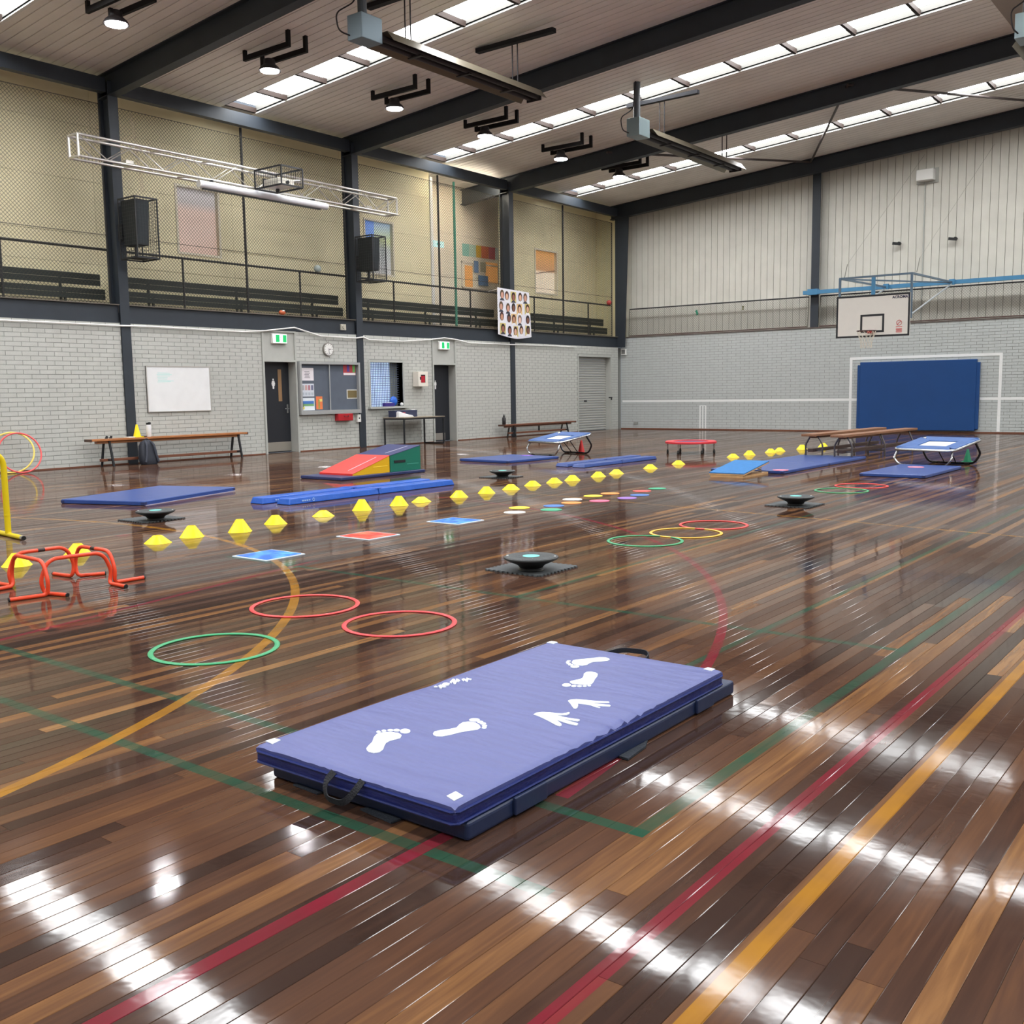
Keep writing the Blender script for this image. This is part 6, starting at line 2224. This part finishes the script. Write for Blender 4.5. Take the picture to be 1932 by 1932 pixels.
# ================================================================== SMALL EQUIPMENT
def marker_cones():
    data = [(298, 1024.5, .068, 0.6), (362, 1013, .105, 0.1), (453, 1003, .118, 0.05), (520, 988.5, .088, 0.35), (610, 974, .062, 0.5), (683, 962.5, .12, 0.1), (753, 953.5, .108, 0.15), (795, 947, .06, 0.6),
            (866, 938, .082, 0.3), (918, 930.5, .085, 0.2), (964, 923.5, .07, 0.55), (1005, 916.5, .068, 0.6), (1046, 911, .07, 0.6), (1080, 906.5, .078, 0.6), (1129, 899.5, .076, 0.65), (1163, 894, .07, 0.55), (1227, 884, .068, 0.3), (1280, 876, .068, 0.3),
            (1383, 863, .07, 0.3), (1414, 858.5, .09, 0.25), (1454, 854, .08, 0.5), (1471, 851.5, .075, 0.5), (1513, 848, .10, 0.4), (1553, 844, .095, 0.6)]
    ordn = ['first', 'second', 'third', 'fourth', 'fifth', 'sixth', 'seventh', 'eighth', 'ninth', 'tenth', 'eleventh', 'twelfth', 'thirteenth', 'fourteenth', 'fifteenth', 'sixteenth', 'seventeenth', 'eighteenth', 'nineteenth', 'twentieth', 'twenty-first', 'twenty-second', 'twenty-third', 'twenty-fourth']
    # one builder, three heights
    protos = {}

    def shell(h):
        # four-sided marker with rounded corners, hollow under a small top hole
        vs, fs = [], []
        n = 24
        prof = [(0.112, 0.0), (0.107, 0.004), (0.036, h), (0.026, h), (0.024, h - 0.01), (0.098, 0.0)]
        for r, z in prof:
            for i in range(n):
                a = 2 * math.pi * i / n
                c, s_ = math.cos(a), math.sin(a)
                k = (abs(c) ** 2.7 + abs(s_) ** 2.7) ** (-1 / 2.7) if r > 0.03 else 1.0
                vs.append((r * k * c, r * k * s_, z))
        m_ = len(prof)
        for k in range(m_):
            for i in range(n):
                fs.append((k * n + i, k * n + (i + 1) % n, ((k + 1) % m_) * n + (i + 1) % n, ((k + 1) % m_) * n + i))
        return MB().add(vs, fs)
    for i, (u, v, h, r) in enumerate(data):
        p = G(u, v)
        lab = 'low yellow marker cone, %s from the left in the long diagonal row' % ordn[i] if i < 18 else 'low yellow marker cone beyond the springboard, %s from the left there' % ordn[i - 18]
        t = thing('marker_cone', lab, 'cone', (p[0], p[1], 0.0012), r * math.pi / 2 + YAW, 'yellow marker cones')
        key = round(h, 3)
        if key not in protos:
            protos[key] = obj('shell', shell(h), YEL, t, smooth=True, world=False).data
        else:
            o = bpy.data.objects.new('shell', protos[key])
            COL.objects.link(o)
            o.parent = t
    for u, v, h, lab in ((32, 1067, 0.095, 'low yellow marker cone behind the left orange hurdle'), (147, 1046, 0.09, 'low yellow marker cone seen between the back and right orange hurdles')):
        p = G(u, v)
        t = thing('marker_cone', lab, 'cone', (p[0], p[1], 0.0012), YAW + 0.4, 'yellow marker cones')
        obj('shell', shell(h), YEL, t, smooth=True, world=False)


marker_cones()


def spots():
    W, Y_, GN, BL_, OR, PK, PU, RD = (240, 236, 226), (240, 214, 50), (50, 160, 120), (60, 110, 180), (238, 140, 62), (234, 96, 130), (146, 104, 186), (226, 86, 82)
    data = [(971, 967, W, 'white floor spot, nearest of the spots'), (980, 958.3, Y_, 'yellow floor spot behind the nearest white spot'), (1040, 962, GN, 'green floor spot, nearer of the two'), (1045, 954.7, BL_, 'blue floor spot, nearer of the two'), (1078, 949, OR, 'orange floor spot, nearer of the two'),
            (1080, 942.5, W, 'white floor spot behind the nearer orange spot'), (1131, 945.4, PK, 'pink floor spot among the row of spots'), (1119, 936, Y_, 'yellow floor spot, farther of the two'), (1151, 931.3, OR, 'orange floor spot, farther of the two'), (1183, 940, PU, 'purple floor spot among the row of spots'),
            (1207, 934.3, BL_, 'blue floor spot, farther of the two'), (1211, 926.6, RD, 'red floor spot among the row of spots'), (1240, 922, GN, 'green floor spot, farthest of the row')]
    me = None
    for u, v, c, lab in data:
        p = G(u, v)
        m = mat('spot_%d_%d_%d' % c, c, 0.6)
        o = obj('floor_spot', MB().lathe([(0.118, 0.0), (0.12, 0.0015), (0.118, 0.004), (0.05, 0.0045), (1e-5, 0.0045)], (p[0], p[1], 0.001), 32), m)
        tag(o, lab, 'floor spot', 'coloured floor spots')
    o = obj('floor_spot', MB().lathe([(0.118, 0.0), (0.12, 0.0015), (0.118, 0.004), (1e-5, 0.0045)], (*G(1728, 881.5, 0.05)[:2], 0.0505), 32), mat('spot_pink', (240, 130, 150), 0.6))
    tag(o, 'pink floor spot lying on the right blue mat', 'floor spot', 'coloured floor spots')
    o = obj('floor_spot', MB().lathe([(0.118, 0.0), (0.12, 0.0015), (0.118, 0.004), (1e-5, 0.0045)], (11.98, -15.0, 0.0505), 32), MATS['spot_pink'])
    tag(o, 'red-pink floor spot on the mat corner beside the springboard', 'floor spot', 'coloured floor spots')
    o = obj('floor_spot', MB().lathe([(0.118, 0.0), (0.12, 0.0015), (0.118, 0.004), (1e-5, 0.0045)], (6.2, -13.75, 0.0505), 32), mat('spot_purple2', (130, 96, 190), 0.6))
    tag(o, 'purple floor spot on the mat before the small square trampoline', 'floor spot', 'coloured floor spots')


spots()


def rings():
    data = [(13.36, -25.68, 0.335, RED, 'red flat ring on the floor left of the other red one, by the yellow arc'), (14.19, -25.705, 0.325, mat('red_ring2', (206, 48, 54), 0.4), 'red flat ring on the floor nearest the footprint mat'), (13.79, -26.66, 0.328, GREEN, 'green flat ring on the floor, nearest ring to the camera'),
            (13.766, -22.21, 0.33, GREEN, 'green ring in the overlapping trio in mid floor'), (13.833, -21.59, 0.33, mat('yellow_ring', (226, 176, 50), 0.4), 'yellow ring in the middle of the overlapping trio'), (13.80, -20.966, 0.328, RED, 'red ring at the back of the overlapping trio'),
            (13.69, -17.165, 0.332, GREEN, 'green ring by the right mat, nearer of two'), (13.695, -16.43, 0.34, RED, 'red ring by the right mat, farther of two')]
    for x, y, R, m, lab in data:
        prof = [(R - 0.026, 0.0005), (R, 0.0005), (R + 0.001, 0.004), (R - 0.004, 0.0075), (R - 0.012, 0.0085), (R - 0.022, 0.0075), (R - 0.027, 0.004)]
        n = 64
        vs, fs = [], []
        for r, z in prof:
            for i in range(n):
                k = 2 * math.pi * i / n
                vs.append((x + r * math.cos(k), y + r * math.sin(k), z + 0.001))
        m_ = len(prof)
        for k in range(m_):
            for i in range(n):
                fs.append((k * n + i, k * n + (i + 1) % n, ((k + 1) % m_) * n + (i + 1) % n, ((k + 1) % m_) * n + i))
        o = obj('floor_ring', MB().add(vs, fs), m, smooth=True)
        tag(o, lab, 'ring', 'flat rings on the floor')


rings()


def gel_material(name, c1, c2):
    M = bpy.data.materials.new(name)
    M.use_nodes = True
    nt = M.node_tree
    b = nt.nodes['Principled BSDF']
    geo = nt.nodes.new('ShaderNodeNewGeometry')
    n = nt.nodes.new('ShaderNodeTexNoise')
    n.inputs['Scale'].default_value = 7
    n.inputs['Detail'].default_value = 4
    nt.links.new(geo.outputs['Position'], n.inputs['Vector'])
    cr = nt.nodes.new('ShaderNodeValToRGB')
    cr.color_ramp.elements[0].position, cr.color_ramp.elements[0].color = 0.42, lin(c1)
    cr.color_ramp.elements[1].position, cr.color_ramp.elements[1].color = 0.66, lin(c2)
    nt.links.new(n.outputs['Fac'], cr.inputs[0])
    nt.links.new(cr.outputs[0], b.inputs['Base Color'])
    b.inputs['Roughness'].default_value = 0.25
    return M


def tiles():
    gb = gel_material('blue_gel', (30, 110, 215), (90, 180, 240))
    gr_ = gel_material('red_gel', (226, 60, 50), (240, 130, 100))
    for x, y, m, lab in ((11.585, -24.52, gb, 'blue gel floor tile, nearest of the three'), (11.46, -23.27, gr_, 'red gel floor tile between the blue ones'), (11.46, -22.04, gb, 'blue gel floor tile, farthest of the three')):
        t = thing('gel_tile', lab, 'floor tile', (x, y, 0.001), 0.0, 'square gel floor tiles')
        s = 0.215
        obj('base_sheet', MB().rbox(-s, s, -s * 0.95, s * 0.95, 0.0, 0.007, 0.01), mat('tile_rim', (214, 226, 236), 0.35), t, world=False)
        obj('gel_pad', MB().rbox(-s + 0.022, s - 0.022, -s * 0.95 + 0.022, s * 0.95 - 0.022, 0.007, 0.010, 0.01), m, t, world=False, bevel=0.002)


tiles()


def wobble():
    where = [(13.755, -23.85, 'nearest, in mid floor', 0.07, -0.1), (8.53, -23.61, 'left one, before the single blue mat', 0.17, -0.06), (8.55, -17.57, 'far one, behind the long beams', 0.12, -0.12), (13.80, -18.96, 'right one, near the two far rings', 0.06, -0.12)]
    h = 0.24
    poly = []
    n = 11

    def side(p0, p1, nrm):
        out = []
        for i in range(n):
            f0, f1 = i / n, (i + 1) / n
            for f, d in ((f0 + 0.02, 0.0), (f0 + 0.35 / n, 0.0), (f0 + 0.28 / n, 0.018), (f0 + 0.78 / n, 0.018), (f0 + 0.70 / n, 0.0)):
                out.append((p0[0] + (p1[0] - p0[0]) * f + nrm[0] * d, p0[1] + (p1[1] - p0[1]) * f + nrm[1] * d, 0.0))
        return out
    c = [(-h, -h), (h, -h), (h, h), (-h, h)]
    nr_ = [(0, -1), (1, 0), (0, 1), (-1, 0)]
    for k in range(4):
        p0, p1 = c[k], c[(k + 1) % 4]
        poly.append((p0[0], p0[1], 0.0))
        for i in range(n):
            for f, d in ((0.18, 0.0), (0.12, 0.017), (0.62, 0.017), (0.56, 0.0)):
                g = (i + f + 0.1) / n
                poly.append((p0[0] + (p1[0] - p0[0]) * g + nr_[k][0] * d, p0[1] + (p1[1] - p0[1]) * g + nr_[k][1] * d, 0.0))
    p1_ = p2_ = None
    TOP = mat('wobble_top', (58, 64, 66), 0.55, bump=0.5, bscale=120)
    for x, y, lab, ox, oy in where:
        if p1_ is None:
            m_ = thing('foam_tile', 'grey jigsaw foam tile under the wobble board, ' + lab, 'foam tile', (x, y, 0.001), 0.0, 'foam tiles')
            obj('sheet', MB().prism(poly, (0, 0, 0.011)), RUBBER, m_, world=False)
            w = thing('wobble_board', 'round black wobble board with teal centre, ' + lab, 'wobble board', (x + ox, y + oy, 0.0125), 0.0, 'wobble boards')
            obj('dish', MB().lathe([(0.085, 0.0), (0.095, 0.006), (0.085, 0.022), (0.10, 0.042), (0.19, 0.082), (0.2, 0.09), (0.198, 0.099), (0.19, 0.102)], (0, 0, 0), 40), BLACKP, w, smooth=True, world=False)
            obj('tread', MB().lathe([(0.19, 0.1018), (0.188, 0.104), (0.06, 0.104), (0.06, 0.1018)], (0, 0, 0), 40), TOP, w, world=False)
            obj('centre_disc', MB().lathe([(0.062, 0.102), (0.062, 0.1055), (1e-5, 0.1055)], (0, 0, 0), 28), TEAL, w, world=False)
            gv = MB()
            for k in range(12):
                a = 2 * math.pi * k / 12 + 0.2
                gv.bar((0.085 * math.cos(a), 0.085 * math.sin(a), 0.1042), (0.15 * math.cos(a), 0.15 * math.sin(a), 0.1042), 0.007, 0.001)
            obj('grip_grooves', gv, BLACKP, w, world=False, kind='stuff')
            for s in (-1, 1):
                obj('stud', MB().lathe([(0.008, 0.104), (0.008, 0.107)], (s * 0.155, s * 0.08, 0), 10), WHITE, w, world=False)
            p1_, p2_ = m_, w
        else:
            dup(p1_, (x, y, 0.001), 0.0, 'grey jigsaw foam tile under the wobble board, ' + lab)
            dup(p2_, (x + ox, y + oy, 0.0125), 0.3, 'round black wobble board with teal centre, ' + lab)


wobble()


def hurdles():
    z = 0.0125
    H = 0.222
    sets = [('front', [(127.3, 1122.8), (83.9, 1118.9), (206.5, 1100.2), (237.6, 1106.5)]),
            ('right', [(198.8, 1081.6), (146, 1086.3), (215.8, 1098.7), (271.7, 1089.4)]),
            ('left', [(17, 1132), (90, 1122), (25.6, 1105.7), (-14, 1113.5)]),
            ('back', [(101, 1082.4), (136.6, 1087), (23, 1105), (-14, 1098.5)])]
    for nm_, pix in sets:
        A, B, C, D = [Vector(G(u, v, z)) for u, v in pix]
        c = (A + B + C + D) / 4
        t = thing('low_hurdle', 'low orange tube hurdle, %s one of the square of four' % nm_, 'hurdle', (c.x, c.y, 0), group='low orange hurdles')
        d = (C - B)
        dn = Vector((d.x, d.y, 0)).normalized()
        up = Vector((0, 0, 1))
        off = (A - B)
        off.z = 0
        off = off.normalized() if off.length > 1e-4 else Vector((1, 0, 0))
        P = [A, B, B + up * 0.085 - dn * 0.02, B + up * H + dn * 0.035, C + up * H - dn * 0.035, C + up * 0.085 + dn * 0.02, C, D]
        r_ = 0.0135
        obj('tube', MB().tube(fillet(P, [0.035, 0.04, 0.1, 0.1, 0.04, 0.035], 7), r_, 10), ORANGE, t, smooth=True)
        for p, q in ((A, B), (D, C)):
            dd = (p - q).normalized()
            obj('end_plug', MB().cyl(p - dd * 0.004, p + dd * 0.004, r_ + 0.001, n=10), BLACKP, t)
        m0 = (P[3] + P[4]) / 2
        if nm_ in ('front', 'left'):
            continue
        obj('label_sticker', MB().cyl(m0 - dn * 0.025, m0 + dn * 0.025, r_ + 0.0008, n=10), mat('black_sticker', (50, 24, 20), 0.4), t)


hurdles()


def tall_hurdle():
    e = G(48, 1017, 0.02)
    b = G(18, 1009, 0.02)
    x, y = 8.42, -25.06
    t = thing('tall_hurdle', 'tall yellow tube hurdle cut off by the left edge', 'hurdle', (x, y - 0.5, 0))
    r = 0.0225
    x, y = 8.53, -25.14
    for yy in (y, y - 1.1):
        q0, q1, q2, q3 = [(x + k, yy - 0.12 * k, r) for k in (-0.55, 0.33, 0.375, 0.385)]
        obj('foot_bar', MB().cyl(q0, q1, r, n=14), YTUBE, t, smooth=True)
        obj('bare_end', MB().cyl(q1, q2, r, n=14), ALU, t, smooth=True)
        obj('end_plug', MB().cyl(q2, q3, r * 0.9, n=14), BLACKP, t)
    pts = fillet([(x, y, 0.035), (x, y, 0.80), (x, y - 1.1, 0.80), (x, y - 1.1, 0.035)], 0.14, 8)
    obj('frame_tube', MB().tube(pts, 0.028, 14), YTUBE, t, smooth=True)
    for yy in (y, y - 1.1):
        obj('lock_collar', MB().cyl((x, yy, 0.2), (x, yy, 0.215), 0.03, n=14), YTUBE, t)


tall_hurdle()
